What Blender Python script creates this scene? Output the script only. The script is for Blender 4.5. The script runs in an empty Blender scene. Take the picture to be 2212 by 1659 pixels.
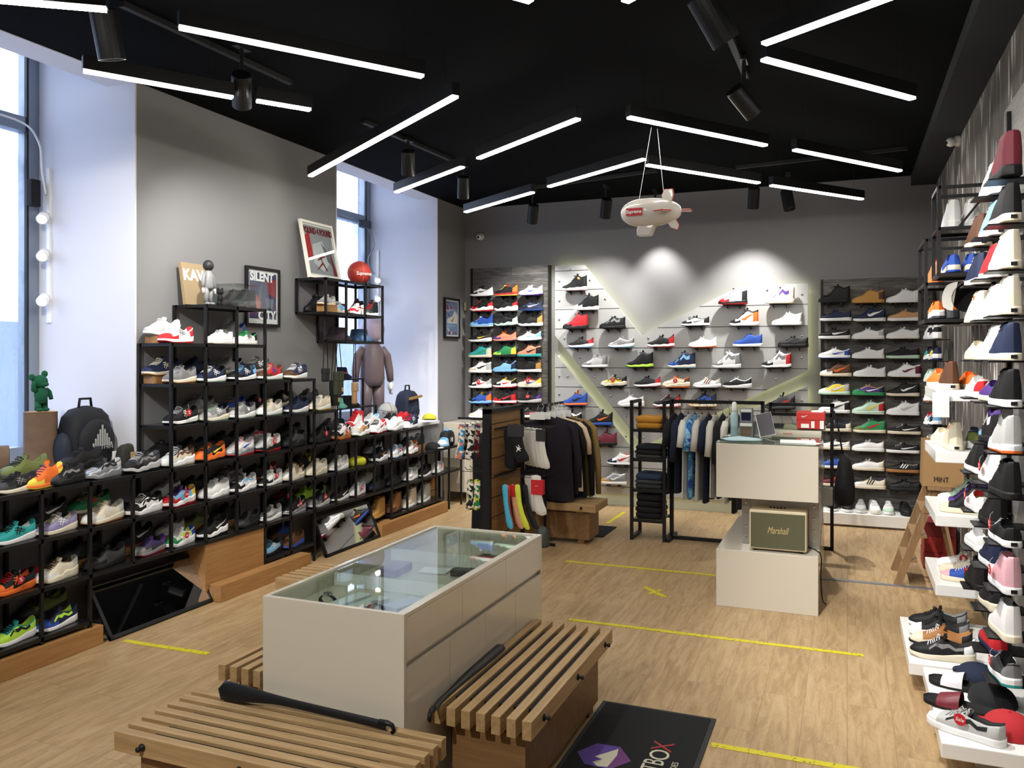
import bpy, math, random
from mathutils import Vector, Matrix
random.seed(7)
PI = math.pi
SC = bpy.context.scene
COL = SC.collection

# ---------------------------------------------------------------- camera
FPX, CX, HOR, EYE = 1777.0, 1106.0, 770.0, 1.65     # focal length in px of the 2212 wide frame, horizon row, eye height (m)
YAW = math.radians(22.17)
cam = bpy.data.cameras.new('camera')
cam.sensor_fit = 'HORIZONTAL'; cam.sensor_width = 36.0
cam.lens = FPX / 2212.0 * 36.0
cam.shift_y = -(829.5 - HOR) / 2212.0
cam.clip_start = 0.05; cam.clip_end = 200
camo = bpy.data.objects.new('camera', cam); COL.objects.link(camo)
camo.location = (0, 0, EYE); camo.rotation_euler = (PI / 2, 0, YAW)
SC.camera = camo
# ---------------------------------------------------------------- view + world
SC.view_settings.view_transform = 'Standard'
SC.view_settings.look = 'None'
SC.view_settings.exposure = 0.75
SC.view_settings.gamma = 1.0
SC.view_settings.use_curve_mapping = False
SC.render.film_transparent = False
world = bpy.data.worlds.new('overcast'); SC.world = world
world.use_nodes = True
_bg = world.node_tree.nodes['Background']
_bg.inputs[0].default_value = (0.74, 0.80, 1.0, 1); _bg.inputs[1].default_value = 2.8
LAMP_STRENGTH = 22.0
SPOT_W = 45.0

S_, C_ = math.sin(YAW), math.cos(YAW)
def P(u, v, X=None, Y=None, Z=None):
    """the point of the plane X=, Y= or Z= seen at pixel (u, v) of the photograph"""
    r = (u - CX) / FPX; w = (HOR - v) / FPX
    d = Vector((r * C_ - S_, r * S_ + C_, w))
    t = X / d[0] if X is not None else Y / d[1] if Y is not None else (Z - EYE) / d[2]
    return Vector((d[0] * t, d[1] * t, EYE + d[2] * t))

# ---------------------------------------------------------------- materials
MATS = {}
def srgb(h):
    if isinstance(h, str):
        h = h.lstrip('#'); c = [int(h[i:i + 2], 16) / 255 for i in (0, 2, 4)]
    else: c = h
    return tuple((x / 12.92 if x <= .04045 else ((x + .055) / 1.055) ** 2.4) for x in c) + (1,)
def mat(name, col, rough=.6, metal=0, spec=.5, bump=0, bscale=200, trans=0, ior=1.45, alpha=1, emit=None, estr=0, var=0, vscale=8, coat=0, sub=0):
    if name in MATS: return MATS[name]
    m = bpy.data.materials.new(name); m.use_nodes = True; MATS[name] = m
    nt = m.node_tree; N = nt.nodes; L = nt.links; b = N['Principled BSDF']
    c = srgb(col)
    b.inputs['Base Color'].default_value = c
    b.inputs['Roughness'].default_value = rough; b.inputs['Metallic'].default_value = metal
    b.inputs['Specular IOR Level'].default_value = spec; b.inputs['IOR'].default_value = ior
    b.inputs['Transmission Weight'].default_value = trans; b.inputs['Alpha'].default_value = alpha
    b.inputs['Coat Weight'].default_value = coat
    if emit:
        b.inputs['Emission Color'].default_value = srgb(emit); b.inputs['Emission Strength'].default_value = estr
    tc = None
    if bump or var:
        tc = N.new('ShaderNodeTexCoord'); no = N.new('ShaderNodeTexNoise'); no.inputs['Scale'].default_value = bscale if bump else vscale
        no.inputs['Detail'].default_value = 3
        L.new(tc.outputs['Object'], no.inputs['Vector'])
        if bump:
            bp = N.new('ShaderNodeBump'); bp.inputs['Strength'].default_value = bump; bp.inputs['Distance'].default_value = .002
            L.new(no.outputs['Fac'], bp.inputs['Height']); L.new(bp.outputs['Normal'], b.inputs['Normal'])
        if var:
            n2 = N.new('ShaderNodeTexNoise'); n2.inputs['Scale'].default_value = vscale; n2.inputs['Detail'].default_value = 4
            L.new(tc.outputs['Object'], n2.inputs['Vector'])
            mx = N.new('ShaderNodeMix'); mx.data_type = 'RGBA'
            mx.inputs['A'].default_value = tuple(x * (1 - var) for x in c[:3]) + (1,)
            mx.inputs['B'].default_value = tuple(min(1, x * (1 + var)) for x in c[:3]) + (1,)
            L.new(n2.outputs['Fac'], mx.inputs['Factor']); L.new(mx.outputs['Result'], b.inputs['Base Color'])
    return m

def nodes_mat(name, build):
    if name in MATS: return MATS[name]
    m = bpy.data.materials.new(name); m.use_nodes = True; MATS[name] = m
    nt = m.node_tree
    build(nt, nt.nodes, nt.links, nt.nodes['Principled BSDF'])
    return m
def mathn(N, L, op, a, b=None, clamp=False):
    n = N.new('ShaderNodeMath'); n.operation = op; n.use_clamp = clamp
    for i, x in enumerate((a, b)):
        if x is None: continue
        if isinstance(x, (int, float)): n.inputs[i].default_value = x
        else: L.new(x, n.inputs[i])
    return n.outputs[0]
def ramp(N, L, fac, stops, interp='LINEAR'):
    r = N.new('ShaderNodeValToRGB'); r.color_ramp.interpolation = interp
    e = r.color_ramp.elements
    e[0].position, e[0].color = stops[0][0], srgb(stops[0][1]); e[1].position, e[1].color = stops[-1][0], srgb(stops[-1][1])
    for p, c in stops[1:-1]:
        k = e.new(p); k.color = srgb(c)
    L.new(fac, r.inputs[0]); return r.outputs[0]
def mixc(N, L, fac, a, b, mode='MIX'):
    m = N.new('ShaderNodeMix'); m.data_type = 'RGBA'; m.blend_type = mode
    for k, x in (('Factor', fac), ('A', a), ('B', b)):
        if isinstance(x, (int, float)): m.inputs[k].default_value = x
        elif isinstance(x, str): m.inputs[k].default_value = srgb(x)
        else: L.new(x, m.inputs[k])
    return m.outputs['Result']
def mapped(N, L, scale=(1, 1, 1), rot=(0, 0, 0), coord='Object', loc=(0, 0, 0)):
    t = N.new('ShaderNodeTexCoord'); mp = N.new('ShaderNodeMapping')
    mp.inputs['Scale'].default_value = scale; mp.inputs['Rotation'].default_value = rot; mp.inputs['Location'].default_value = loc
    L.new(t.outputs[coord], mp.inputs[0]); return mp.outputs[0]
def noise(N, L, vec, scale, detail=4, rough=.5, dist=0):
    n = N.new('ShaderNodeTexNoise'); n.inputs['Scale'].default_value = scale; n.inputs['Detail'].default_value = detail
    n.inputs['Roughness'].default_value = rough; n.inputs['Distortion'].default_value = dist
    L.new(vec, n.inputs['Vector']); return n.outputs['Fac']
def bumpn(N, L, b, h, strength=.3, dist=.002):
    bp = N.new('ShaderNodeBump'); bp.inputs['Strength'].default_value = strength; bp.inputs['Distance'].default_value = dist
    L.new(h, bp.inputs['Height']); L.new(bp.outputs[0], b.inputs['Normal'])

def floor_mat(nt, N, L, b):
    v = mapped(N, L, rot=(0, 0, PI / 2))
    br = N.new('ShaderNodeTexBrick'); br.offset = .37; br.offset_frequency = 2
    br.inputs['Scale'].default_value = 1; br.inputs['Brick Width'].default_value = 1.25; br.inputs['Row Height'].default_value = .19
    br.inputs['Mortar Size'].default_value = .0012; br.inputs['Mortar Smooth'].default_value = .1; br.inputs['Bias'].default_value = 0
    br.inputs['Color1'].default_value = (0, 0, 0, 1); br.inputs['Color2'].default_value = (1, 1, 1, 1); br.inputs['Mortar'].default_value = (.5, .5, .5, 1)
    L.new(v, br.inputs['Vector'])
    v2 = mapped(N, L, scale=(9, 1.0, 1))
    add = N.new('ShaderNodeVectorMath'); add.operation = 'ADD'; sc = N.new('ShaderNodeVectorMath'); sc.operation = 'SCALE'
    L.new(br.outputs['Color'], sc.inputs[0]); sc.inputs['Scale'].default_value = 9.0
    L.new(v2, add.inputs[0]); L.new(sc.outputs[0], add.inputs[1])
    g = noise(N, L, add.outputs[0], 2.6, 7, .62, 1.1)
    v3 = mapped(N, L, scale=(5, 1.1, 1))
    k = noise(N, L, v3, 1.6, 3, .5, 2.2)
    wv = N.new('ShaderNodeMath'); wv.operation = 'SINE'
    km = mathn(N, L, 'MULTIPLY', k, 60.0); L.new(km, wv.inputs[0])
    wf = mathn(N, L, 'MULTIPLY', wv.outputs[0], .035)
    gg = mathn(N, L, 'ADD', g, wf)
    sepb = mathn(N, L, 'MULTIPLY', br.outputs['Color'], .07)
    gg = mathn(N, L, 'ADD', gg, sepb)
    c = ramp(N, L, gg, [(.22, '#8a7051'), (.42, '#a38762'), (.6, '#b59972'), (.85, '#c4aa86')])
    c = mixc(N, L, mathn(N, L, 'MULTIPLY', br.outputs['Fac'], .6), c, '#6d543b')
    L.new(c, b.inputs['Base Color']); b.inputs['Roughness'].default_value = .42; b.inputs['Specular IOR Level'].default_value = .35
    bumpn(N, L, b, gg, .25, .002)
def wood_mat(c1, c2, axis='x', rough=.5, sc=1.0):
    def f(nt, N, L, b):
        s = {'x': (1.2, 14, 14), 'y': (14, 1.2, 14), 'z': (14, 14, 1.2)}[axis]
        v = mapped(N, L, scale=tuple(q * sc for q in s))
        g = noise(N, L, v, 3.0, 5, .6, .4)
        c = ramp(N, L, g, [(.3, c1), (.7, c2)])
        L.new(c, b.inputs['Base Color']); b.inputs['Roughness'].default_value = rough
        bumpn(N, L, b, g, .12, .001)
    return f
def plank_mat(nt, N, L, b):
    v = mapped(N, L, rot=(PI / 2, 0, 0))
    t = N.new('ShaderNodeTexCoord'); sp = N.new('ShaderNodeSeparateXYZ'); cb = N.new('ShaderNodeCombineXYZ')
    L.new(t.outputs['Object'], sp.inputs[0])
    L.new(mathn(N, L, 'ADD', sp.outputs[0], sp.outputs[1]), cb.inputs[0]); L.new(sp.outputs[2], cb.inputs[1])
    br = N.new('ShaderNodeTexBrick'); br.offset = .4
    br.inputs['Scale'].default_value = 1; br.inputs['Brick Width'].default_value = 1.3; br.inputs['Row Height'].default_value = .2
    br.inputs['Mortar Size'].default_value = .002; br.inputs['Color1'].default_value = (0, 0, 0, 1); br.inputs['Color2'].default_value = (1, 1, 1, 1)
    L.new(cb.outputs[0], br.inputs['Vector'])
    mp = N.new('ShaderNodeMapping'); mp.inputs['Scale'].default_value = (2.0, 16, 1); L.new(cb.outputs[0], mp.inputs[0])
    g = noise(N, L, mp.outputs[0], 2.2, 6, .65, 1.2)
    g = mathn(N, L, 'ADD', g, mathn(N, L, 'MULTIPLY', br.outputs['Color'], .13))
    c = ramp(N, L, g, [(.3, '#34322f'), (.5, '#514e4b'), (.75, '#7b7772')])
    c = mixc(N, L, br.outputs['Fac'], c, '#1d1c1b')
    L.new(c, b.inputs['Base Color']); b.inputs['Roughness'].default_value = .6
    bumpn(N, L, b, g, .4, .002)
def feather_mat(nt, N, L, b):
    v = mapped(N, L, scale=(1, 17, 3.4))
    nz = N.new('ShaderNodeTexNoise'); nz.inputs['Scale'].default_value = .8; L.new(v, nz.inputs['Vector'])
    ad = N.new('ShaderNodeVectorMath'); ad.operation = 'MULTIPLY_ADD'
    L.new(nz.outputs['Color'], ad.inputs[0]); ad.inputs[1].default_value = (.5, .9, .5); L.new(v, ad.inputs[2])
    vo = N.new('ShaderNodeTexVoronoi'); vo.inputs['Scale'].default_value = 1.0; vo.inputs['Randomness'].default_value = .9
    L.new(ad.outputs[0], vo.inputs['Vector'])
    sp = N.new('ShaderNodeSeparateColor'); L.new(vo.outputs['Color'], sp.inputs[0])
    tone = ramp(N, L, sp.outputs[0], [(0, '#4c4640'), (.3, '#6f6862'), (.55, '#8f8a84'), (.72, '#c9c7c1'), (1, '#e6e5e0')], 'CONSTANT')
    edge = ramp(N, L, vo.outputs['Distance'], [(.25, '#ffffff'), (.62, '#000000')])
    c = mixc(N, L, edge, '#5b554f', tone)
    L.new(c, b.inputs['Base Color']); b.inputs['Roughness'].default_value = .8
def streak_glass(nt, N, L, b):
    out = N['Material Output']
    v = mapped(N, L, scale=(1, 3.0, 1.0))
    n = noise(N, L, v, 2.2, 5, .6, .6)
    fac = ramp(N, L, n, [(.38, '#101010'), (.7, '#cfcfcf')])
    tr = N.new('ShaderNodeBsdfTransparent'); tl = N.new('ShaderNodeBsdfTranslucent'); df = N.new('ShaderNodeBsdfDiffuse')
    tr.inputs[0].default_value = (.93, .97, 1, 1)
    tl.inputs[0].default_value = srgb('#aebccb'); df.inputs[0].default_value = srgb('#8d9cae')
    m1 = N.new('ShaderNodeMixShader'); m1.inputs[0].default_value = .35; L.new(tl.outputs[0], m1.inputs[1]); L.new(df.outputs[0], m1.inputs[2])
    m2 = N.new('ShaderNodeMixShader'); L.new(fac, m2.inputs[0]); L.new(tr.outputs[0], m2.inputs[1]); L.new(m1.outputs[0], m2.inputs[2])
    gl = N.new('ShaderNodeBsdfGlossy'); gl.inputs['Roughness'].default_value = .02
    m3 = N.new('ShaderNodeMixShader'); m3.inputs[0].default_value = .05; L.new(m2.outputs[0], m3.inputs[1]); L.new(gl.outputs[0], m3.inputs[2])
    L.new(m3.outputs[0], out.inputs[0])
def thin_glass(tint, refl=.08):
    def f(nt, N, L, b):
        out = N['Material Output']
        tr = N.new('ShaderNodeBsdfTransparent'); tr.inputs[0].default_value = srgb(tint)
        gl = N.new('ShaderNodeBsdfGlossy'); gl.inputs['Roughness'].default_value = .015
        fr = N.new('ShaderNodeLayerWeight'); fr.inputs[0].default_value = .5
        k = mathn(N, L, 'ADD', mathn(N, L, 'MULTIPLY', mathn(N, L, 'POWER', fr.outputs['Facing'], 4.0), .9), refl, True)
        m = N.new('ShaderNodeMixShader'); L.new(k, m.inputs[0]); L.new(tr.outputs[0], m.inputs[1]); L.new(gl.outputs[0], m.inputs[2])
        L.new(m.outputs[0], out.inputs[0])
    return f
def emis(name, col, strength):
    def f(nt, N, L, b):
        e = N.new('ShaderNodeEmission'); e.inputs[0].default_value = srgb(col); e.inputs[1].default_value = strength
        L.new(e.outputs[0], N['Material Output'].inputs[0])
    return nodes_mat(name, f)
M_floor = nodes_mat('oak_floor', floor_mat)
M_wall = mat('wall_paint_grey', '#807f80', .75, var=.03, vscale=3)
M_white = mat('white_paint', '#dcdbe0', .7)
M_ceil = mat('ceiling_black', '#0b0d10', .95, spec=.08)
M_wallR = nodes_mat('feather_wallpaper', feather_mat)
M_plank = nodes_mat('dark_plank', plank_mat)
M_alu = mat('window_aluminium', '#8f97a0', .4, .6)
M_dalu = mat('dark_seal', '#1d2024', .5)
M_black = mat('black_metal', '#161618', .42, .0, spec=.4)
M_blackr = mat('black_matte', '#101012', .8)
M_shelf = mat('black_glass_shelf', '#1b1c1e', .12, 0, spec=.6)
M_oak = nodes_mat('oak_veneer_y', wood_mat('#93683a', '#ab8150', 'y'))
M_oakx = nodes_mat('oak_slat_x', wood_mat('#97794f', '#b7986d', 'x'))
M_oaky = nodes_mat('oak_slat_y', wood_mat('#97794f', '#b7986d', 'y'))
M_oakd = nodes_mat('oak_box', wood_mat('#745533', '#8d6a43', 'y'))
M_gloss = mat('white_gloss', '#d0c8b8', .16, coat=.3)
M_glossw = mat('white_gloss_edge', '#f0efec', .2)
M_panel = mat('grey_laminate', '#b4b4b2', .38)
M_groove = mat('groove_dark', '#55565a', .6)
M_glassT = nodes_mat('case_glass', thin_glass('#f3f9f5', .05))
M_glassC = nodes_mat('clear_glass', thin_glass('#f8fafa', .04))
M_win = nodes_mat('streaky_window_glass', streak_glass)
M_mirror = mat('mirror', '#e8e8e8', .01, 1.0)
M_lamp = emis('led_diffuser', '#fffaf0', LAMP_STRENGTH)
M_spotface = emis('spot_lens', '#fffdf6', 60.0)
M_glow = emis('led_strip_yellow', '#eef0b4', 6.5)
M_yellow = nodes_mat('yellow_tape', lambda nt, N, L, b: (L.new(mixc(N, L, ramp(N, L, noise(N, L, mapped(N, L), 55, 4, .6), [(.56, '#000000'), (.66, '#ffffff')]), '#d8c92a', '#5c6a2c'), b.inputs['Base Color'])))
M_chrome = mat('chrome', '#c9c9c9', .2, 1.0)
M_paper = mat('paper', '#e9e8e4', .8)
M_red = mat('tag_red', '#c5202a', .5)
M_txw = mat('lettering_white', '#f2f2f0', .6)
M_txk = mat('lettering_black', '#18181a', .6)
M_card = mat('cardboard', '#a67c4c', .8)

# ---------------------------------------------------------------- mesh builder
class MB:
    def __init__(s): s.v = []; s.f = []; s.m = []
    def add(s, vs, fs, mi=0):
        n = len(s.v); s.v += [tuple(p) for p in vs]; s.f += [tuple(n + i for i in f) for f in fs]
        s.m += [mi] * len(fs) if isinstance(mi, int) else list(mi); return s
    def box(s, a, b, mi=0, R=None, c=None):
        x0, y0, z0 = a; x1, y1, z1 = b
        vs = [Vector(p) for p in ((x0, y0, z0), (x1, y0, z0), (x1, y1, z0), (x0, y1, z0), (x0, y0, z1), (x1, y0, z1), (x1, y1, z1), (x0, y1, z1))]
        if R is not None:
            c = Vector(c) if c is not None else Vector(((x0 + x1) / 2, (y0 + y1) / 2, (z0 + z1) / 2))
            vs = [c + R @ (p - c) for p in vs]
        return s.add(vs, [(0, 3, 2, 1), (4, 5, 6, 7), (0, 1, 5, 4), (1, 2, 6, 5), (2, 3, 7, 6), (3, 0, 4, 7)], mi)
    def tube(s, pts, r, n=8, mi=0, cap=True, flat=1.0):
        pts = [Vector(p) for p in pts]; rs = r if isinstance(r, (list, tuple)) else [r] * len(pts)
        vs = []; up = None
        for i, p in enumerate(pts):
            d = (pts[min(i + 1, len(pts) - 1)] - pts[max(i - 1, 0)]).normalized()
            if up is None:
                up = Vector((0, 0, 1)) if abs(d.z) < .9 else Vector((1, 0, 0))
            a = d.cross(up).normalized(); bb = a.cross(d).normalized(); up = bb
            for k in range(n):
                t = 2 * PI * k / n
                vs.append(p + (a * math.cos(t) + bb * math.sin(t) * flat) * rs[i])
        fs = [(i * n + k, i * n + (k + 1) % n, (i + 1) * n + (k + 1) % n, (i + 1) * n + k) for i in range(len(pts) - 1) for k in range(n)]
        if cap: fs += [tuple(range(n - 1, -1, -1)), tuple((len(pts) - 1) * n + k for k in range(n))]
        return s.add(vs, fs, mi)
    def bar(s, p, q, w, h=None, mi=0):
        """square bar from p to q"""
        p = Vector(p); q = Vector(q); h = h or w; d = (q - p).normalized()
        up = Vector((0, 0, 1)) if abs(d.z) < .95 else Vector((0, 1, 0))
        a = d.cross(up).normalized() * w / 2; b = a.cross(d).normalized() * h / 2
        vs = [e + sa * a + sb * b for e in (p, q) for sa, sb in ((-1, -1), (1, -1), (1, 1), (-1, 1))]
        return s.add(vs, [(3, 2, 1, 0), (4, 5, 6, 7), (0, 1, 5, 4), (1, 2, 6, 5), (2, 3, 7, 6), (3, 0, 4, 7)], mi)
    def lathe(s, prof, n=20, mi=0, M=None):
        vs = [Vector((r * math.cos(2 * PI * k / n), r * math.sin(2 * PI * k / n), z)) for r, z in prof for k in range(n)]
        if M is not None: vs = [M @ p for p in vs]
        fs = [(i * n + k, i * n + (k + 1) % n, (i + 1) * n + (k + 1) % n, (i + 1) * n + k) for i in range(len(prof) - 1) for k in range(n)]
        fs += [tuple(range(n - 1, -1, -1)), tuple((len(prof) - 1) * n + k for k in range(n))]
        return s.add(vs, fs, mi)
    def ball(s, c, r, n=14, mi=0, R=None):
        c = Vector(c); r = Vector(r) if not isinstance(r, (int, float)) else Vector((r, r, r)); vs = []; h = n // 2
        for i in range(h + 1):
            t = PI * i / h
            for k in range(n):
                q = Vector((r.x * math.sin(t) * math.cos(2 * PI * k / n), r.y * math.sin(t) * math.sin(2 * PI * k / n), r.z * math.cos(t)))
                vs.append(c + (R @ q if R is not None else q))
        fs = [((i + 1) * n + k, (i + 1) * n + (k + 1) % n, i * n + (k + 1) % n, i * n + k) for i in range(h) for k in range(n)]
        return s.add(vs, fs, mi)
    def prism(s, poly, d, mi=0):
        """closed polygon (3D points) extruded by vector d"""
        poly = [Vector(p) for p in poly]; d = Vector(d); n = len(poly)
        nrm = Vector((0, 0, 0))
        for i in range(n): nrm += poly[i].cross(poly[(i + 1) % n])
        if nrm.dot(d) < 0: poly.reverse()
        vs = poly + [p + d for p in poly]
        fs = [tuple(range(n - 1, -1, -1)), tuple(range(n, 2 * n))] + [(i, (i + 1) % n, n + (i + 1) % n, n + i) for i in range(n)]
        return s.add(vs, fs, mi)
    def grid(s, fn, nu, nv, mi=0, closeu=False):
        vs = [fn(i, j) for i in range(nu) for j in range(nv)]
        fs = [(i * nv + j, ((i + 1) % nu) * nv + j, ((i + 1) % nu) * nv + j + 1, i * nv + j + 1) for i in range(nu if closeu else nu - 1) for j in range(nv - 1)]
        return s.add(vs, fs, mi)
    def mesh(s, name, mats, off=(0, 0, 0), smooth=False):
        me = bpy.data.meshes.new(name); o = Vector(off)
        me.from_pydata([tuple(Vector(p) - o) for p in s.v], [], s.f)
        for m in (mats if isinstance(mats, (list, tuple)) else [mats]): me.materials.append(m)
        me.polygons.foreach_set('material_index', s.m)
        if smooth: me.polygons.foreach_set('use_smooth', [True] * len(s.f))
        me.update(); return me
    def build(s, name, mats, parent=None, smooth=False, bevel=0, off=None, base=None):
        """world coordinates in; a top-level object gets its origin at base, a part at its parent"""
        if off is None: off = wpos(parent) if parent is not None else (base or (0, 0, 0))
        o = bpy.data.objects.new(name, s.mesh(name, mats, off, smooth)); COL.objects.link(o)
        if parent is not None: o.parent = parent
        else: o.location = off
        if bevel:
            b = o.modifiers.new('bevel', 'BEVEL'); b.width = bevel; b.segments = 2; b.limit_method = 'ANGLE'
        return o
def wpos(o):
    p = Vector(o.location)
    while o.parent is not None: o = o.parent; p += Vector(o.location)
    return p
def tag(o, label=None, cat=None, group=None, kind=None):
    if label: o['label'] = label
    if cat: o['category'] = cat
    if group: o['group'] = group
    if kind: o['kind'] = kind
    return o
def thing(name, label, cat, loc, group=None, rotz=0):
    o = bpy.data.objects.new(name, None); COL.objects.link(o); o.empty_display_size = .05
    o.location = loc; o.rotation_euler = (0, 0, rotz); return tag(o, label, cat, group)
def struct(name, mb, m, bevel=0):
    o = mb.build(name, m, bevel=bevel); o['kind'] = 'structure'; return o
def text(name, s, size, M, m, parent=None, ext=.0006, sx=1.0, shear=0, bold=0):
    """lettering as a flat mesh; M places it (local x = reading direction, y = up)"""
    cu = bpy.data.curves.new(name, 'FONT'); cu.body = s; cu.size = size; cu.extrude = ext; cu.align_x = 'CENTER'; cu.align_y = 'CENTER'; cu.shear = shear; cu.offset = bold
    cu.resolution_u = 3
    t = bpy.data.objects.new(name, cu); COL.objects.link(t)
    dg = bpy.context.evaluated_depsgraph_get(); me = bpy.data.meshes.new_from_object(t.evaluated_get(dg))
    bpy.data.objects.remove(t); bpy.data.curves.remove(cu)
    off = wpos(parent) if parent is not None else Vector((0, 0, 0))
    me.transform(Matrix.Translation(-off) @ M @ Matrix.Diagonal((sx, 1, 1, 1)))
    me.materials.clear(); me.materials.append(m)
    o = bpy.data.objects.new(name, me); COL.objects.link(o)
    if parent is not None: o.parent = parent
    return o
def frame_M(o, x, y):
    x = Vector(x).normalized(); y = Vector(y).normalized(); z = x.cross(y); y = z.cross(x)
    return Matrix(((x.x, y.x, z.x, o[0]), (x.y, y.y, z.y, o[1]), (x.z, y.z, z.z, o[2]), (0, 0, 0, 1)))
def RZ(d): return Matrix.Rotation(math.radians(d), 3, 'Z')
def copy_tree(o, parent=None):
    c = o.copy(); COL.objects.link(c)
    if parent is not None: c.parent = parent
    for ch in [k for k in o.children]: copy_tree(ch, c)
    return c

# ================================================================ the room
XL, XR, YB, ZC = -4.27, .80, 8.98, 3.43
YF = -2.6; XO = -5.22
W1a, W1b, W2a, W2b = 1.9, 4.02, 6.27, 8.26       # window recesses along the left wall
SILL = .93
struct('floor', MB().box((XO - .1, YF, -.1), (XR + .1, YB + .1, 0)), M_floor)
struct('ceiling', MB().box((XL, YF, ZC), (XR + .1, YB + .1, ZC + .1)), M_ceil)
w = MB()
w.box((XO - .1, YF, 0), (XL, W1a, ZC + .6)); w.box((XO - .1, W1b, 0), (XL, W2a, ZC + .6)); w.box((XO - .1, W2b, 0), (XL, YB + .1, ZC + .6))
w.box((XO - .1, W1a, 0), (XL, W1b, SILL - .03)); w.box((XO - .1, W2a, 0), (XL, W2b, SILL - .03))
struct('wall_left', w, M_wall)
# white linings of the two deep window openings
w = MB()
for a, b, sl in ((W1a, W1b, SILL - .03), (W2a, W2b, SILL - .03)):
    w.box((XO, a, sl), (XL + .003, a + .012, ZC)); w.box((XO, b - .012, sl), (XL + .003, b, ZC))
    w.box((XO, a, ZC), (XL - .24, a + .012, ZC + .5)); w.box((XO, b - .012, ZC), (XL - .24, b, ZC + .5))
    w.box((XL - .24, a, ZC - .004), (XL - .002, b, ZC + .5))
    w.box((XO - .1, a, ZC + .42), (XL - .2, b, ZC + .5))
    w.box((XO, a, sl), (XL + .025, b, sl + .03))
struct('trim_1', w, M_white)
struct('wall_back', MB().box((XL - .9, YB, 0), (XR + .1, YB + .1, ZC + .1)), M_wall)
struct('wall_front', MB().box((XL - .9, YF - .1, 0), (XR + .1, YF, ZC + .1)), M_wall)
struct('wall_right', MB().box((XR, YF, 0), (XR + .1, YB + .1, ZC + .1)), M_wallR)
struct('trim_2', MB().box((XR - .22, YF, ZC - .10), (XR, YB, ZC)), mat('soffit_black', '#202226', .8))
# windows
def window(name, a, b, sl):
    f = MB(); x = XO + .03
    for y in (b - .05, a + .05, (a + b) / 2 + .1): f.box((x - .05, y - .045, sl), (x + .05, y + .045, ZC + .42))
    for z in (sl + .06, 3.22): f.box((x - .045, a, z - .05), (x + .045, b, z + .05))
    f.box((x - .045, a, ZC + .34), (x + .045, b, ZC + .42))
    o = f.build(name, M_alu, bevel=.004); o['kind'] = 'structure'
    s = MB()
    for y in (b - .10, (a + b) / 2 + .05): s.box((x + .03, y - .008, sl + .1), (x + .053, y + .008, ZC + .34))
    s.build('window_seal', M_dalu, o)
    MB().box((x - .006, a, sl), (x + .006, b, ZC + .4)).build('pane', M_win, o)
    return o
window('window_1', W1a, W1b, SILL)
window('window_2', W2a, W2b, SILL)
# what stands outside the glass
tag(MB().box((-40, -20, -.4), (XO - .15, 40, -.3)).build('snowy_ground', mat('snow', '#d9e2ee', .9)), kind='structure')
tag(MB().box((-11, -6, -.3), (-10, 16, 2.1)).build('concrete_fence', mat('outside_concrete', '#8b98a8', .9, var=.2, vscale=1)), 'pale blue grey concrete wall outside the left windows', 'wall', kind='structure')
# LED lamps
LAMPS = [((0, 0), (232, 20), 'at the top left corner of the ceiling'), ((385, 58), (915, 165), 'highest of the left lamps, above the grey wall'), ((178, 152), (502, 210), 'crossing the top of the near white window niche'),
 ((553, 217), (672, 237), 'short one just right of the left black spotlight'), ((670, 380), (985, 207), 'double length, its end almost touching the grey wall'),
 ((855, 415), (1000, 360), 'in front of the far window niche'), ((1005, 458), (1152, 415), 'over the left plank panel'), ((1033, 342), (1250, 256), 'left of the toy airship strings, rising right'),
 ((1185, 403), (1393, 343), 'rising to a tip beside the airship strings'), ((1357, 253), (1655, 314), 'directly above the toy airship strings'), ((1397, 356), (1640, 395), 'passing behind the airship strings'),
 ((1665, 400), (1863, 430), 'closest to the right plank panel'), ((1715, 323), (1945, 369), 'nearest the far top of the right wall'), ((1648, 127), (1973, 213), 'lower of the two forming a V at top right'), ((1648, 95), (1905, 0), 'upper of the two forming a V at top right')]
ZL = 3.1
def lamp(a, b, where):
    p = P(*a, Z=ZL); q = P(*b, Z=ZL); d = (q - p).normalized()
    if 'top left corner' in where: p = q - d * 1.2
    if 'upper of the two' in where: q = p + d * 1.2
    if 'crossing' in where: q = p + d * 1.2 * .63
    if q.x < p.x: p, q = q, p
    d = (q - p).normalized(); n = Vector((-d.y, d.x, 0)); c = (p + q) / 2
    t = thing('linear_lamp', 'hanging LED strip lamp, ' + where, 'ceiling lamp', (c.x, c.y, ZL), 'linear lamps under the black ceiling')
    h = MB()
    def rb(mb, x0, x1, hw, z0, z1):
        P8 = [p + d * x0 - n * hw, p + d * x1 - n * hw, p + d * x1 + n * hw, p + d * x0 + n * hw]
        mb.prism([Vector((k.x, k.y, z0)) for k in P8], (0, 0, z1 - z0))
    Ln = (q - p).length
    rb(h, 0, Ln, .024, ZL + .004, ZL + .075); h.build('housing', M_black, t)
    g = MB(); rb(g, .006, Ln - .006, .019, ZL - .008, ZL + .004); g.build('diffuser', M_lamp, t)
    for k in (.12, Ln - .12):
        e = p + d * k; MB().tube([(e.x, e.y, ZL + .07), (e.x, e.y, ZC)], .0012, 5).build('suspension_wire', M_black, t)
for a in LAMPS: lamp(*a)
def lampw(p, q, where):
    global P
    keep = P; P = lambda u, v, **k: Vector((u, v, ZL)); lamp(p, q, where); P = keep
_e = P(1150, 2, Z=ZL); _k = (math.cos(math.radians(55)) * 1.2, math.sin(math.radians(55)) * 1.2)
lampw((_e.x - _k[0], _e.y - _k[1]), (_e.x, _e.y), 'only its tip showing at the top edge, left of centre')
_e = P(1348, 3, Z=ZL); lampw((_e.x, _e.y), (_e.x + _k[1], _e.y - _k[0]), 'only its tip showing at the top edge, right of centre')
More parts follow.
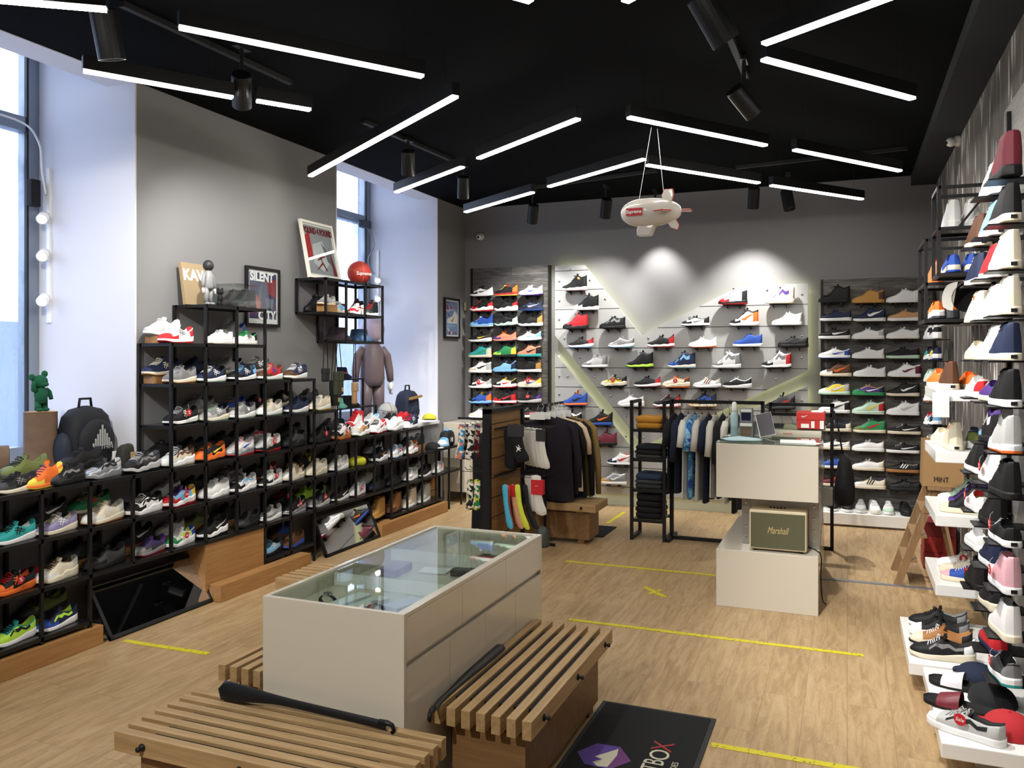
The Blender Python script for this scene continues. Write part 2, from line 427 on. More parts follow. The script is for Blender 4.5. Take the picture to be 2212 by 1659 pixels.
lampw((-2.6, 1.2), (-1.62, .51), 'behind the camera, left of two'); lampw((.2, .9), (-.78, .21), 'behind the camera, right of two'); lampw((-2.2, -.6), (-1.2, -1.3), 'far behind the camera, left'); lampw((.2, -.3), (-.8, -1.0), 'far behind the camera, right')  # strip lamps out of view, added to brighten the case front
# track spotlights
def spot(pos, aim, where, on=True, power=None, big=1.0, cone=62):
    pos = Vector(pos); d = (Vector(aim) - pos).normalized()
    t = thing('track_spotlight', 'black cylindrical spotlight ' + where, 'spotlight', (pos.x, pos.y, ZC), 'black cylinder spotlights under the ceiling')
    R = d.to_track_quat('-Z', 'Y').to_matrix().to_4x4(); Mx = Matrix.Translation(pos) @ R
    r = .055 * big; l = .2 * big
    MB().lathe([(r * .92, l / 2), (r, l / 2 - .01), (r, -l / 2), (r * .9, -l / 2), (r * .86, -l / 2 + .018), (.001, -l / 2 + .018)], 24, 0, Mx).build('spot_body', M_black, t, smooth=False)
    MB().lathe([(r * .84, -l / 2 + .022), (.0005, -l / 2 + .0225)], 24, 0, Mx).build('lens', M_spotface if on else M_dalu, t)
    k = MB(); k.tube([(pos.x, pos.y, ZC - .02), (pos.x, pos.y, pos.z)], .012, 8); k.build('stem', M_black, t)
    k = MB(); k.box((pos.x - .02, pos.y - .06, ZC - .035), (pos.x + .02, pos.y + .06, ZC - .008)); k.build('track_adapter', M_black, t)
    if on:
        li = bpy.data.lights.new('spot_beam', 'SPOT'); li.energy = (power or SPOT_W) * 2.6; li.spot_size = math.radians(cone); li.spot_blend = .75; li.shadow_soft_size = .035
        li.color = (1, .975, .93)
        lo = bpy.data.objects.new('spot_beam', li); COL.objects.link(lo); lo.parent = t
        wl = Mx @ Vector((0, 0, -l / 2 + .005)); lo.location = wl - Vector((pos.x, pos.y, ZC)); lo.rotation_euler = R.to_euler()
def PD(u, v, z): return P(u, v, Z=z)
spot(PD(232, 75, 3.2), PD(232, 75, 3.2) + Vector((-.05, .3, -1)), 'hanging at the far top left', False, big=1.15)
spot(PD(522, 195, 3.16), (-4.27, 5.1, 1.6), 'in front of the left lamps', True, 32, cone=86)
spot(PD(882, 352, 3.22), (-3.95, 7.1, 1.0), 'tilted over the wall mounted black frame', True, 34)
spot(PD(1001, 405, 3.2), (-3.9, 8.0, .7), 'tilted beside the far window niche', True, 34)
spot(PD(1151, 462, 3.16), (-3.6, YB, 1.3), 'over the left plank panel', True, 30, cone=84)
spot(PD(1309, 450, 3.18), (-2.7, YB, 1.6), 'above the left part of the slatted panel', True, 27, cone=84)
spot(PD(1415, 455, 3.2), (-1.9, YB, 1.6), 'just behind the toy airship tail', True, 20, cone=80)
spot(PD(1628, 428, 3.2), (-1.0, YB, 1.7), 'dark one aimed right, above the slatted panel', True, 42, cone=80)
spot(PD(1702, 432, 3.16), (-.1, 7.9, .9), 'with its lit face showing, above the slatted panel', True, 60)
spot(PD(1540, 40, 3.16), (.45, 4.6, 1.3), 'with lit face at the top edge of the ceiling', True, 60, big=1.2, cone=75)
spot(PD(1607, 220, 3.16), (.7, 6.4, 1.6), 'unlit looking one below the ceiling cable', True, 46, cone=70)
spot((-.9, 1.6, 3.2), (.7, 4.0, 1.2), 'near the camera, facing the right wall', True, 60, cone=70)  # unseen spot added as fill for the right wall
spot((-1.7, -.6, 3.2), (-1.75, 2.5, .4), 'behind the camera, facing the white case', True, 75, cone=60)  # spot out of view, added to light the case front
spot((-2.4, 1.0, 3.2), (-4.1, 3.3, .8), 'near the camera, facing the left shelves', True, 60, cone=70)  # extra unseen spot, added to brighten the near left shelves
spot((-2.9, 1.5, 3.2), (-4.2, 4.4, 1.3), 'left of the camera, facing the tall part of the shelves', True, 52, cone=70)  # added spot outside the view, fill for the tall shelving
# tracks and cables on the ceiling
def track(p, q, where):
    c = (Vector(p) + Vector(q)) / 2
    tag(MB().bar(p, q, .035, .03).build('lighting_track', mat('track_grey', '#161719', .6), base=tuple(c)), 'thin dark lighting track on the ceiling ' + where, 'lighting track')
def tr(a, b, where):
    p = P(*a, Z=ZC - .016); q = P(*b, Z=ZC - .016); track(tuple(p), tuple(q), where)
tr((262, 8), (628, 178), 'above the left spotlights'); tr((785, 262), (975, 345), 'before the far window niche'); tr((1130, 408), (1420, 368), 'over the left plank panel'); tr((1590, 362), (1960, 320), 'over the right plank panel'); tr((1572, 70), (1612, 165), 'joining two spotlights at top right')

# ================================================================ shoes
CW = {'w': ('white', '#e9e9e8'), 'W': ('cream', '#ded4bd'), 'k': ('black', '#151517'), 'K': ('charcoal', '#3a3b3e'), 'g': ('grey', '#7f7f80'), 'G': ('pale grey', '#b9b9b8'),
 'n': ('navy', '#1d2745'), 'b': ('blue', '#2b50a8'), 'B': ('light blue', '#7fb6dc'), 'r': ('red', '#c2242b'), 'm': ('burgundy', '#6a2230'), 'o': ('orange', '#e8702a'),
 'y': ('yellow', '#e9cf4c'), 'Y': ('wheat', '#b98a48'), 't': ('tan', '#c6986c'), 'T': ('brown', '#5e3d2a'), 'e': ('green', '#2f8c56'), 'E': ('mint', '#bcd6c2'),
 'l': ('lime', '#b4e04a'), 'p': ('purple', '#51357f'), 'P': ('pink', '#dfaeb8'), 'L': ('lavender', '#9088b2'), 'q': ('teal', '#2f9f9c'), 's': ('salmon', '#e58e72'),
 'O': ('olive', '#66703c'), 'u': ('gum', '#a5703f'), 'v': ('silver', '#a9adb2'), 'c': ('pale clear', '#d5dade')}
def cm(ch):
    n, h = CW[ch]
    return mat('shoe_' + n.replace(' ', '_'), h, .35 if ch == 'v' else .62, .6 if ch == 'v' else 0, spec=.4)
SL = .29
def lerp(keys, s):
    if s <= keys[0][0]: return keys[0][1]
    for (a, x), (b, y) in zip(keys, keys[1:]):
        if s <= b:
            t = (s - a) / (b - a); t = t * t * (3 - 2 * t) * .5 + t * .5
            return x + (y - x) * t
    return keys[-1][1]
def sst(x): x = max(0, min(1, x)); return x * x * (3 - 2 * x)
# s runs 0 (toe) .. 1 (heel); heights in shoe lengths
TYPES = {
 'run':    dict(n='low running shoe', sole=[(0, .10), (.25, .085), (.5, .10), (.8, .15), (1, .175)], bot=[(0, .045), (.2, 0), (.85, 0), (1, .03)], top=[(0, .135), (.1, .195), (.28, .24), (.5, .37)], side=[(.5, .37), (.62, .31), (.78, .27), (.9, .32), (1, .40)], s1=.5, rim=.078, tong=.06, nl=6, wav=0, so=1.08),
 'max':    dict(n='chunky low sneaker', sole=[(0, .12), (.25, .10), (.45, .13), (.6, .17), (.8, .19), (1, .21)], bot=[(0, .05), (.2, 0), (.9, 0), (1, .03)], top=[(0, .15), (.1, .215), (.28, .27), (.5, .40)], side=[(.5, .40), (.62, .35), (.78, .32), (.9, .36), (1, .42)], s1=.5, rim=.08, tong=.06, nl=6, wav=.016, so=1.12),
 'court':  dict(n='low court sneaker', sole=[(0, .10), (.3, .095), (1, .12)], bot=[(0, .02), (.15, 0), (1, 0)], top=[(0, .145), (.1, .20), (.3, .25), (.5, .355)], side=[(.5, .355), (.62, .32), (.78, .275), (.9, .31), (1, .36)], s1=.5, rim=.08, tong=.045, nl=6, wav=0, so=1.06),
 'mid':    dict(n='mid cut sneaker', sole=[(0, .10), (.3, .09), (1, .12)], bot=[(0, .025), (.15, 0), (1, 0)], top=[(0, .145), (.1, .20), (.3, .26), (.52, .43)], side=[(.52, .43), (.62, .45), (.78, .39), (.9, .42), (1, .45)], s1=.54, rim=.085, tong=.05, nl=7, wav=0, so=1.06),
 'high':   dict(n='high top sneaker', sole=[(0, .10), (.25, .09), (.5, .11), (.8, .13), (1, .15)], bot=[(0, .035), (.18, 0), (.9, 0), (1, .015)], top=[(0, .145), (.1, .205), (.3, .27), (.5, .46), (.56, .55)], side=[(.54, .55), (.66, .60), (.8, .52), (.9, .55), (1, .585)], s1=.57, rim=.086, tong=.09, nl=7, wav=.008, so=1.08),
 'basket': dict(n='basketball shoe', sole=[(0, .11), (.22, .09), (.5, .10), (.8, .12), (1, .14)], bot=[(0, .04), (.18, 0), (.9, 0), (1, .02)], top=[(0, .145), (.1, .2), (.3, .25), (.52, .40)], side=[(.52, .40), (.64, .36), (.78, .33), (.9, .40), (1, .50)], s1=.53, rim=.08, tong=.07, nl=6, wav=.01, so=1.08),
 'foam':   dict(n='moulded foam sneaker', sole=[(0, .10), (.3, .09), (.6, .11), (1, .12)], bot=[(0, .04), (.18, 0), (1, .01)], top=[(0, .15), (.1, .21), (.3, .28), (.5, .43), (.56, .48)], side=[(.54, .48), (.66, .46), (.8, .40), (.9, .45), (1, .52)], s1=.56, rim=.082, tong=.12, nl=5, wav=0, so=1.05),
 'canvas': dict(n='canvas high top', sole=[(0, .115), (.5, .105), (1, .115)], bot=[(0, .01), (.12, 0), (1, 0)], top=[(0, .15), (.08, .19), (.26, .225), (.48, .42), (.56, .52)], side=[(.54, .50), (.64, .57), (.8, .56), (1, .57)], s1=.59, rim=.075, tong=.05, nl=8, wav=0, so=1.07),
 'vans':   dict(n='low canvas sneaker', sole=[(0, .105), (.5, .095), (1, .105)], bot=[(0, .01), (.12, 0), (1, 0)], top=[(0, .14), (.08, .175), (.28, .215), (.5, .31)], side=[(.5, .31), (.65, .27), (.8, .25), (1, .30)], s1=.5, rim=.08, tong=.04, nl=5, wav=0, so=1.06),
 'boot':   dict(n='ankle boot', sole=[(0, .12), (.4, .10), (.68, .11), (.7, .14), (1, .15)], bot=[(0, .03), (.15, 0), (1, 0)], top=[(0, .17), (.1, .245), (.3, .29), (.5, .50), (.56, .6)], side=[(.54, .60), (.66, .66), (.8, .66), (1, .66)], s1=.6, rim=.10, tong=.04, nl=8, wav=0, so=1.08),
}
def halfw(s):
    w = lerp([(0, .150), (.18, .172), (.33, .182), (.6, .140), (.82, .132), (1, .130)], s)
    if s < .2: w *= max(0, 1 - (1 - s / .2) ** 2.3) ** (1 / 2.3)
    if s > .86: w *= max(0, 1 - ((s - .86) / .14) ** 2.6) ** (1 / 2.6)
    return w
def ring(T, s, q):
    """point of the upper at station s, q 0..1 across over the top; y, z in shoe lengths"""
    a = abs(2 * q - 1); sg = 1 if q < .5 else -1; w = halfw(s); st = lerp(T['sole'], s) - .012; s1 = T['s1']; cy = -.018 * math.sin(PI * min(1, s / .5)) if s < .5 else 0
    ztop = lerp(T['top'], s); ph = a * PI / 2
    yc = w * math.sin(ph) ** .72; zc = st + max(.02, ztop - st) * math.cos(ph) ** .62
    if s < s1 - .12: return sg * yc + cy, zc
    hh = lerp(T['side'], s) if s > T['side'][0][0] else ztop
    rim = min(T['rim'], w * .82 + .002)
    if a >= .3:
        t = (1 - a) / .7; yo = w + (rim - w) * t ** 1.25 + .012 * math.sin(PI * t) * min(1, w / .1); zo = st + (hh - st) * t
    else:
        k = (.3 - a) / .3; drop = sst((s - s1) / .03) * (1 - sst((s - .945) / .03))
        yo = rim * (1 - .18 * min(1, k * 3)) * (a / .3 if k > .34 else 1 - .35 * k); zo = hh - (hh - (.13 if T['rim'] < .1 else .2)) * sst(k * 1.9) * drop
    b = sst((s - (s1 - .12)) / .11)
    return (sg * (yc + (yo - yc) * b)) + cy, zc + (zo - zc) * b
def XY(s): return (.5 - s) * SL
NST = 27; NQ = 22
def stations(T):
    st = [0.5 - .5 * math.cos(PI * i / (NST - 1)) for i in range(NST)]; st = [.55 * a + .45 * i / (NST - 1) for i, a in enumerate(st)]
    for x in (T['s1'] + .005, T['s1'] + .035, .94, .972):
        i = min(range(NST), key=lambda k: abs(st[k] - x)); st[i] = x
    return sorted(st)
UP = {}
def upper_parts(key):
    """shared meshes of one shoe pattern: materials are filled per shoe"""
    if key in UP: return UP[key]
    T = TYPES[key]; ss = stations(T); R = {}
    dm = mat('shoe_white', CW['w'][1])
    m = MB(); m.grid(lambda i, j: (XY(ss[i]),) + tuple(c * SL for c in ring(T, ss[i], j / (NQ - 1))), NST, NQ)
    m.m = []
    for i in range(NST - 1):
        s = (ss[i] + ss[i + 1]) / 2
        for j in range(NQ - 1):
            q = (j + .5) / (NQ - 1); a = abs(2 * q - 1); z = 0
            canvas = key in ('canvas', 'vans')
            if a < .3 and s > T['s1']: z = 4 if s < .955 else 2
            elif a < .27 and s > .24 and not canvas: z = 3
            elif s < (.17 if canvas else .2) or (a > .80 and s < .42 and not canvas): z = 1
            elif s > .83 and a > .45 and not canvas: z = 2
            elif a < .45 and s > .26 and key in ('run', 'max', 'court', 'mid', 'high'): z = 3
            m.m.append(z)
    R['upper'] = m.mesh(key + '_upper', [dm] * 5, smooth=True)
    # sole
    m = MB(); so = T['so']; N2 = 12
    def solep(i, j):
        s = ss[i]; w = halfw(s) * so; top = lerp(T['sole'], s); bot = lerp(T['bot'], s); cy = -.018 * math.sin(PI * min(1, s / .5)) if s < .5 else 0
        if T['wav']: top += T['wav'] * math.sin(s * 22); 
        pr = [(0, bot), (.93, bot), (.985, bot + .008), (1, bot + (top - bot) * .30), (1, bot + (top - bot) * .34), (.975, bot + (top - bot) * .7), (.96, top), (.5, top - .004), (0, top - .004)]
        e = .5 + (.5 - abs(s - .5)); x = XY(s)
        if s < .03: x += .004 * so
        if s > .97: x -= .004 * so
        n = len(pr); k = j if j < n else 2 * n - 2 - j
        y, z = pr[k]; sg = 1 if j < n else -1
        return (x, (sg * y * w + cy) * SL, z * SL)
    nr = 17
    m.grid(solep, NST, nr); m.m = []
    for i in range(NST - 1):
        for j in range(nr - 1):
            k = j if j < 8 else 15 - j
            m.m.append(1 if k < 3 else 0)
    R['sole'] = m.mesh(key + '_sole', [dm] * 2, smooth=True)
    # laces
    m = MB(); s1 = T['s1']
    for k in range(T['nl']):
        s = .28 + (s1 - .03 - .28) * k / (T['nl'] - 1); pts = []
        for u in range(9):
            q = .5 + (.36 * (u / 8 - .5) if key != 'x' else 0); ds = .012 * math.sin(u * PI / 8 + k); y, z = ring(T, s + ds, q)
            pts.append((XY(s + ds) + .001, y * SL, z * SL + .0028))
        m.tube(pts, .0026, 5, cap=True)
    s = s1 - .02; y, z = ring(T, s, .5)
    for sg in (1, -1):
        m.tube([(XY(s), 0, z * SL + .006), (XY(s) + .012, sg * .014, z * SL + .010), (XY(s) + .020, sg * .022, z * SL - .002), (XY(s) + .006, sg * .012, z * SL + .004)], .0022, 5)
    R['laces'] = m.mesh(key + '_laces', [dm], smooth=True)
    # tongue
    m = MB(); y0, z0 = ring(T, s1 - .01, .5); hz = T['tong']
    def tg(i, j):
        a = (j / 6 - .5) * 2; t = i / 5
        return (XY(s1 - .015 + .05 * t + .03 * a * a), a * .062 * SL * (1 + .25 * t - .5 * max(0, t - .8)), (z0 - .07 + (hz + .08) * t - .02 * a * a * t) * SL)
    m.grid(tg, 6, 7); n = len(m.v)
    m.grid(lambda i, j: tuple(Vector(tg(i, j)) + Vector((-.006, 0, -.001))), 6, 7)
    m.f[30:] = [tuple(reversed(f)) for f in m.f[30:]]
    for a, b in [((5, j), (5, j + 1)) for j in range(6)] + [((i, 0), (i + 1, 0)) for i in range(5)] + [((i, 6), (i + 1, 6)) for i in range(5)]:
        p, q = a[0] * 7 + a[1], b[0] * 7 + b[1]; m.f.append((p, q, q + n, p + n)); m.m.append(0)
    R['tongue'] = m.mesh(key + '_tongue', [dm], smooth=True)
    UP[key] = R; return R
def onside(T, s, t, sg, off=.0016):
    """point on the side wall: t 0 at the sole, 1 at the rim"""
    q = .35 * (.15 + .85 * t); y, z = ring(T, s, q if sg > 0 else 1 - q)
    return (XY(s), y * SL + sg * off, z * SL + .0004)
def logo_mesh(key, kind, side):
    kk = (key, kind, side)
    if kk in UP: return UP[kk]
    T = TYPES[key]; m = MB(); dm = mat('shoe_white', CW['w'][1])
    for sg in (side,):
        if kind in 'sS':      # curved tick
            up = [(.44, .30), (.46, .20), (.52, .26), (.60, .38), (.70, .52), (.80, .66), (.92, .84)]; lo = [(.44, .30), (.44, .08), (.50, .02), (.58, .10), (.68, .30), (.80, .56), (.92, .84)]
            if kind == 'S': up = [(s, .1 + t * .9) for s, t in up]
            n = len(up); V = [onside(T, a, b, sg) for a, b in up] + [onside(T, a, b, sg) for a, b in lo]
            V2 = []
            F = [(i, i + 1, n + i + 1, n + i) for i in range(n - 1)]
            m.add(V, F if sg > 0 else [tuple(reversed(f)) for f in F])
        elif kind == '3':
            for k in range(3):
                a = .40 + .075 * k
                V = [onside(T, a + .09 * t + e, .12 + .8 * t, sg) for t in (0, .25, .5, .75, 1) for e in (0, .036)]
                F = [(2 * i, 2 * i + 2, 2 * i + 3, 2 * i + 1) for i in range(4)]; m.add(V, F if sg < 0 else [tuple(reversed(f)) for f in F])
        elif kind in 'x':     # two bars crossed by two
            for (a, b, c, d) in ((.44, .15, .54, .85), (.50, .1, .62, .85), (.42, .55, .66, .35), (.45, .75, .70, .55)):
                V = []
                for i in range(5):
                    t = i / 4; s = a + (c - a) * t; h = b + (d - b) * t; e = .011
                    dx, dy = (c - a), (d - b) * .3; l = math.hypot(dx, dy)
                    V += [onside(T, s - e * dy / l, h + e * dx / l * 4, sg, .002), onside(T, s + e * dy / l, h - e * dx / l * 4, sg, .002)]
                F = [(2 * i, 2 * i + 2, 2 * i + 3, 2 * i + 1) for i in range(4)]; m.add(V, F if sg < 0 else [tuple(reversed(f)) for f in F])
        elif kind == '*':     # round ankle patch / overlay panel
            c = (.70, .72) if T['side'][-1][1] > .5 else (.62, .5); V = [onside(T, c[0] + .055 * math.cos(2 * PI * i / 14), c[1] + (.055 / max(.2, lerp(T['side'], .7) - .1)) * math.sin(2 * PI * i / 14), sg, .002) for i in range(14)]
            F = [tuple(range(14))]; m.add(V, F if sg < 0 else [tuple(reversed(F[0]))])
        elif kind == 'o':     # large side overlay with waves
            up = [(.30, .5), (.4, .8), (.5, .62), (.6, .85), (.7, .6), (.82, .8)]; lo = [(.30, .2), (.4, .5), (.5, .3), (.6, .55), (.7, .28), (.82, .42)]
            n = 6; V = [onside(T, a, b, sg) for a, b in up] + [onside(T, a, b, sg) for a, b in lo]; F = [(i, i + 1, n + i + 1, n + i) for i in range(n - 1)]
            m.add(V, F if sg > 0 else [tuple(reversed(f)) for f in F])
    if kind == 'h':           # heel label on canvas shoes
        w = .07 * SL; z0, z1 = .03 * SL, .085 * SL; x = XY(1.0) - .0062
        m.add([(x, -w * .6, z0), (x, w * .6, z0), (x, w * .6, z1), (x, -w * .6, z1)], [(0, 3, 2, 1)]); m.box((x - .001, -w * .6, z0), (x + .002, w * .6, z1))
    sol = m.mesh(key + '_mark_' + str(ord(kind)), [dm], smooth=False)
    UP[kk] = sol; return sol
def tag_meshes():
    if 'tag' in UP: return UP['tag']
    m = MB(); m.lathe([(.0005, 0), (.0235, 0), (.0235, .0015), (.0005, .0015)], 18, 0, Matrix.Rotation(-PI / 2, 4, 'X'))
    disc = m.mesh('sale_disc', [M_red]); s = MB(); s.tube([(0, 0, .02), (.004, -.003, .04), (-.006, -.012, .055)], .0006, 4)
    st = s.mesh('tag_string', [M_txw])
    tx = text('percent', '%', .034, frame_M((0, .0028, 0), (-1, 0, 0), (0, 0, 1)), M_txw, ext=.0002); pm = tx.data; bpy.data.objects.remove(tx)
    tx = text('sale', 'Sale', .021, frame_M((0, .0028, 0), (-1, 0, 0), (0, .0, 1)), M_txw, ext=.0002, shear=.2); sm = tx.data; bpy.data.objects.remove(tx)
    UP['tag'] = (disc, st, pm, sm); return UP['tag']
def child(name, me, parent, mats=None, loc=(0, 0, 0)):
    o = bpy.data.objects.new(name, me); COL.objects.link(o); o.parent = parent; o.location = loc
    if mats:
        for i, m in enumerate(mats):
            o.material_slots[i].link = 'OBJECT'; o.material_slots[i].material = m
    return o
USED = {}
NSHOE = 0
def describe(key, c):
    n = lambda ch: CW[ch][0]
    main = c[0]; second = None
    for i in (1, 2, 7, 3, 5):
        if c[i] != main and c[i] != '-': second = c[i]; break
    T = TYPES[key]['n']; d = n(main) + (' and ' + n(second) if second else '')
    return d + ' ' + T
def shoe(key, c, p, yaw, where, group, logo='-', tg=None, scale=1.0, pitch=0, extra=None, tagside=1):
    """c = nine colour letters: main, toe, heel, eyestay, lining, midsole, outsole, mark, laces; toe points along yaw"""
    global NSHOE
    NSHOE += 1; c = (c + c[-1] * 9)[:9] if len(c) < 9 else c
    lab = (extra or describe(key, c)) + ', ' + where
    if lab in USED: print('DUP', lab)
    if len(lab.split()) > 16: print('LONG', len(lab.split()), lab)
    USED[lab] = 1
    t = thing('ankle_boot' if key == 'boot' else 'sneaker', lab, 'boot' if key == 'boot' else 'shoe', p, group, 0)
    t.rotation_euler = (0, math.radians(pitch), math.radians(yaw)); t.scale = (scale,) * 3
    R = upper_parts(key); C = [cm(x if x != '-' else 'w') for x in c]
    child('upper', R['upper'], t, C[0:5]); child('sole', R['sole'], t, [C[5], C[6]])
    child('laces', R['laces'], t, [C[8]]); child('tongue', R['tongue'], t, [C[3] if c[3] != '-' else C[0]])
    for ch in logo:
      for sd in ((1, -1) if ch != 'h' else (1,)):
        if ch != '-': child({'s': 'side_mark', 'S': 'side_mark', '3': 'side_stripes', 'x': 'side_bars', '*': 'ankle_patch', 'o': 'side_overlay', 'h': 'heel_label'}[ch], logo_mesh(key, ch, sd), t, [cm('k') if ch == 'h' else C[7]])
    if tg:
        d, s, pm, sm = tag_meshes(); y = .062 * tagside
        o = child('sale_tag', d, t, None, (-.005, y, .075)); o['label'] = 'round red sale tag'
        if tagside < 0: o.rotation_euler = (0, 0, PI)
        child('tag_string', s, o); child('tag_lettering', sm if tg == 'S' else pm, o)
    return t

# ================================================================ shelving along the left wall
LV = dict(H=.15, G=.412, F=.674, E=.936, D=1.205, C=1.473, B=1.735, A=2.0)
Y0, PITCH = 4.03, .3035
XFR, XBK = -3.985, -4.255
RANGE = dict(G=(-8, 14), F=(-8, 14), E=(-8, 11), D=(0, 6), C=(0, 5), B=(0, 3), A=(1, 3))
sh = thing('shelving_frame', 'long stepped black metal shelving full of sneakers along the grey left wall', 'shelving', (-4.12, 5.0, 0))
BW = .018
def ky(k): return Y0 + PITCH * k
for k in range(-8, 15):
    top = max(LV[n] for n, (a, b) in RANGE.items() if a <= k <= b)
    lo = .0 if (k <= -2 or 3 <= k <= 5 or k >= 9) else LV['G'] - .01
    zb = .11 if (k <= -2 or 9 <= k <= 12) else .0 if lo == 0 else lo
    MB().box((XFR - BW / 2, ky(k) - BW / 2, zb), (XFR + BW / 2, ky(k) + BW / 2, top)).build('front_post', M_black, sh)
    MB().box((XBK - BW / 2, ky(k) - BW / 2, zb if not 1 <= k <= 3 else LV['G'] - .02), (XBK + BW / 2, ky(k) + BW / 2, top)).build('back_post', M_black, sh)
def shelf(z, ya, yb, par=sh, xf=XFR, xb=XBK):
    m = MB(); m.box((xb, ya, z - .02), (xb + BW, yb, z)); m.box((xf - BW / 2, ya, z - .022), (xf + BW / 2, yb, z))
    m.box((xb, ya, z - .02), (xf, ya + BW, z)); m.box((xb, yb - BW, z - .02), (xf, yb, z)); o = m.build('shelf_rail', M_black, par)
    MB().box((xb + .005, ya + .005, z - .006), (xf - .005, yb - .005, z + .001)).build('shelf_board', M_shelf, par)
for n, (a, b) in RANGE.items(): shelf(LV[n], ky(a), ky(b))
for a, b in ((-8, -2), (3, 5), (9, 12.6)): shelf(LV['H'], ky(a), ky(b))
tag(MB().box((-4.25, 1.6, 0), (-3.955, 3.49, .11)).build('wooden_plinth', M_oak, bevel=.003, base=(-4.1, 3.0, 0)), 'low oak plinth under the nearest end of the left shelving', 'plinth')
tag(MB().box((-4.24, ky(1), 0), (-3.985, ky(3) - .01, LV['G'] - .024)).build('wooden_block', M_oak, bevel=.003, base=(-4.1, 4.6, 0)), 'tall plain oak block under the left shelving, behind the oak step', 'block')
tag(MB().box((-3.98, 4.36, 0), (-3.88, 5.36, .115)).build('wooden_step', M_oak, bevel=.003, base=(-3.93, 4.9, 0)), 'low long oak step in front of the tall oak block', 'plinth')
tag(MB().box((-4.25, 6.5, 0), (-3.93, 7.84, .11)).build('wooden_plinth', M_oak, bevel=.003, base=(-4.05, 7.2, 0)), 'oak plinth under the boots at the far end of the left shelving', 'plinth')
# leaning floor mirrors
def mirror(ya, yb, zt, lean, lab):
    xb = -3.955; t = thing('floor_mirror', lab, 'mirror', (xb, (ya + yb) / 2, 0), 'leaning mirrors along the left shelving')
    a = Vector((xb, ya, .002)); b = Vector((xb, yb, .002)); up = Vector((-lean, 0, zt)); n = Vector((zt, 0, lean)).normalized()
    g = MB(); w = .022; u = up.normalized()
    yy = Vector((0, 1, 0))
    def rect(mb, p0, p1, p2, p3): mb.prism([p0, p1, p2, p3], n * .016)
    rect(g, a, b, b + u * w, a + u * w); rect(g, a + up - u * w, b + up - u * w, b + up, a + up)
    rect(g, a, a + yy * w, a + yy * w + up, a + up); rect(g, b - yy * w, b, b + up, b - yy * w + up); g.build('frame', M_black, t)
    MB().prism([a + yy * w + u * w, b - yy * w + u * w, b - yy * w + up - u * w, a + yy * w + up - u * w], n * .008).build('mirror_glass', M_mirror, t)
    MB().prism([a + n * -.004, b + n * -.004, b + up + n * -.004, a + up + n * -.004], n * .003).build('back_board', M_blackr, t)
    MB().bar(a + up * .98 + yy * (yb - ya) * .5, (xb - lean - .08, (ya + yb) / 2, .0), .012).build('stand', M_black, t)
mirror(3.53, 4.375, .30, .19, 'black framed mirror leaning below the shelves, reflecting the dark ceiling')
mirror(5.66, 6.50, .315, .13, 'black framed mirror on the floor, showing the bright slatted panel')
def riser(x, y, z, wd=.2, h=.05):
    tag(MB().box((x - .045, y - wd / 2, z), (x + .045, y + wd / 2, z + h)).build('riser_block', M_oak, base=(x, y, z)), 'small oak riser block lifting a shoe in the back row of the left shelves', 'block', 'oak riser blocks on the left shelves')
ROWN = dict(A='top shelf', B='second left shelf', C='third left shelf', D='fourth left shelf', E='fifth left shelf', F='sixth left shelf', G='seventh left shelf', H='bottom left shelf')
GL = 'shoes on the left shelving'
ORD = ['first', 'second', 'third', 'fourth', 'fifth', 'sixth', 'seventh', 'eighth', 'ninth', 'tenth', 'eleventh', 'twelfth', 'thirteenth', 'fourteenth', 'fifteenth', 'sixteenth', 'seventeenth', 'eighteenth', 'nineteenth', 'twentieth', 'last', 'last of all']
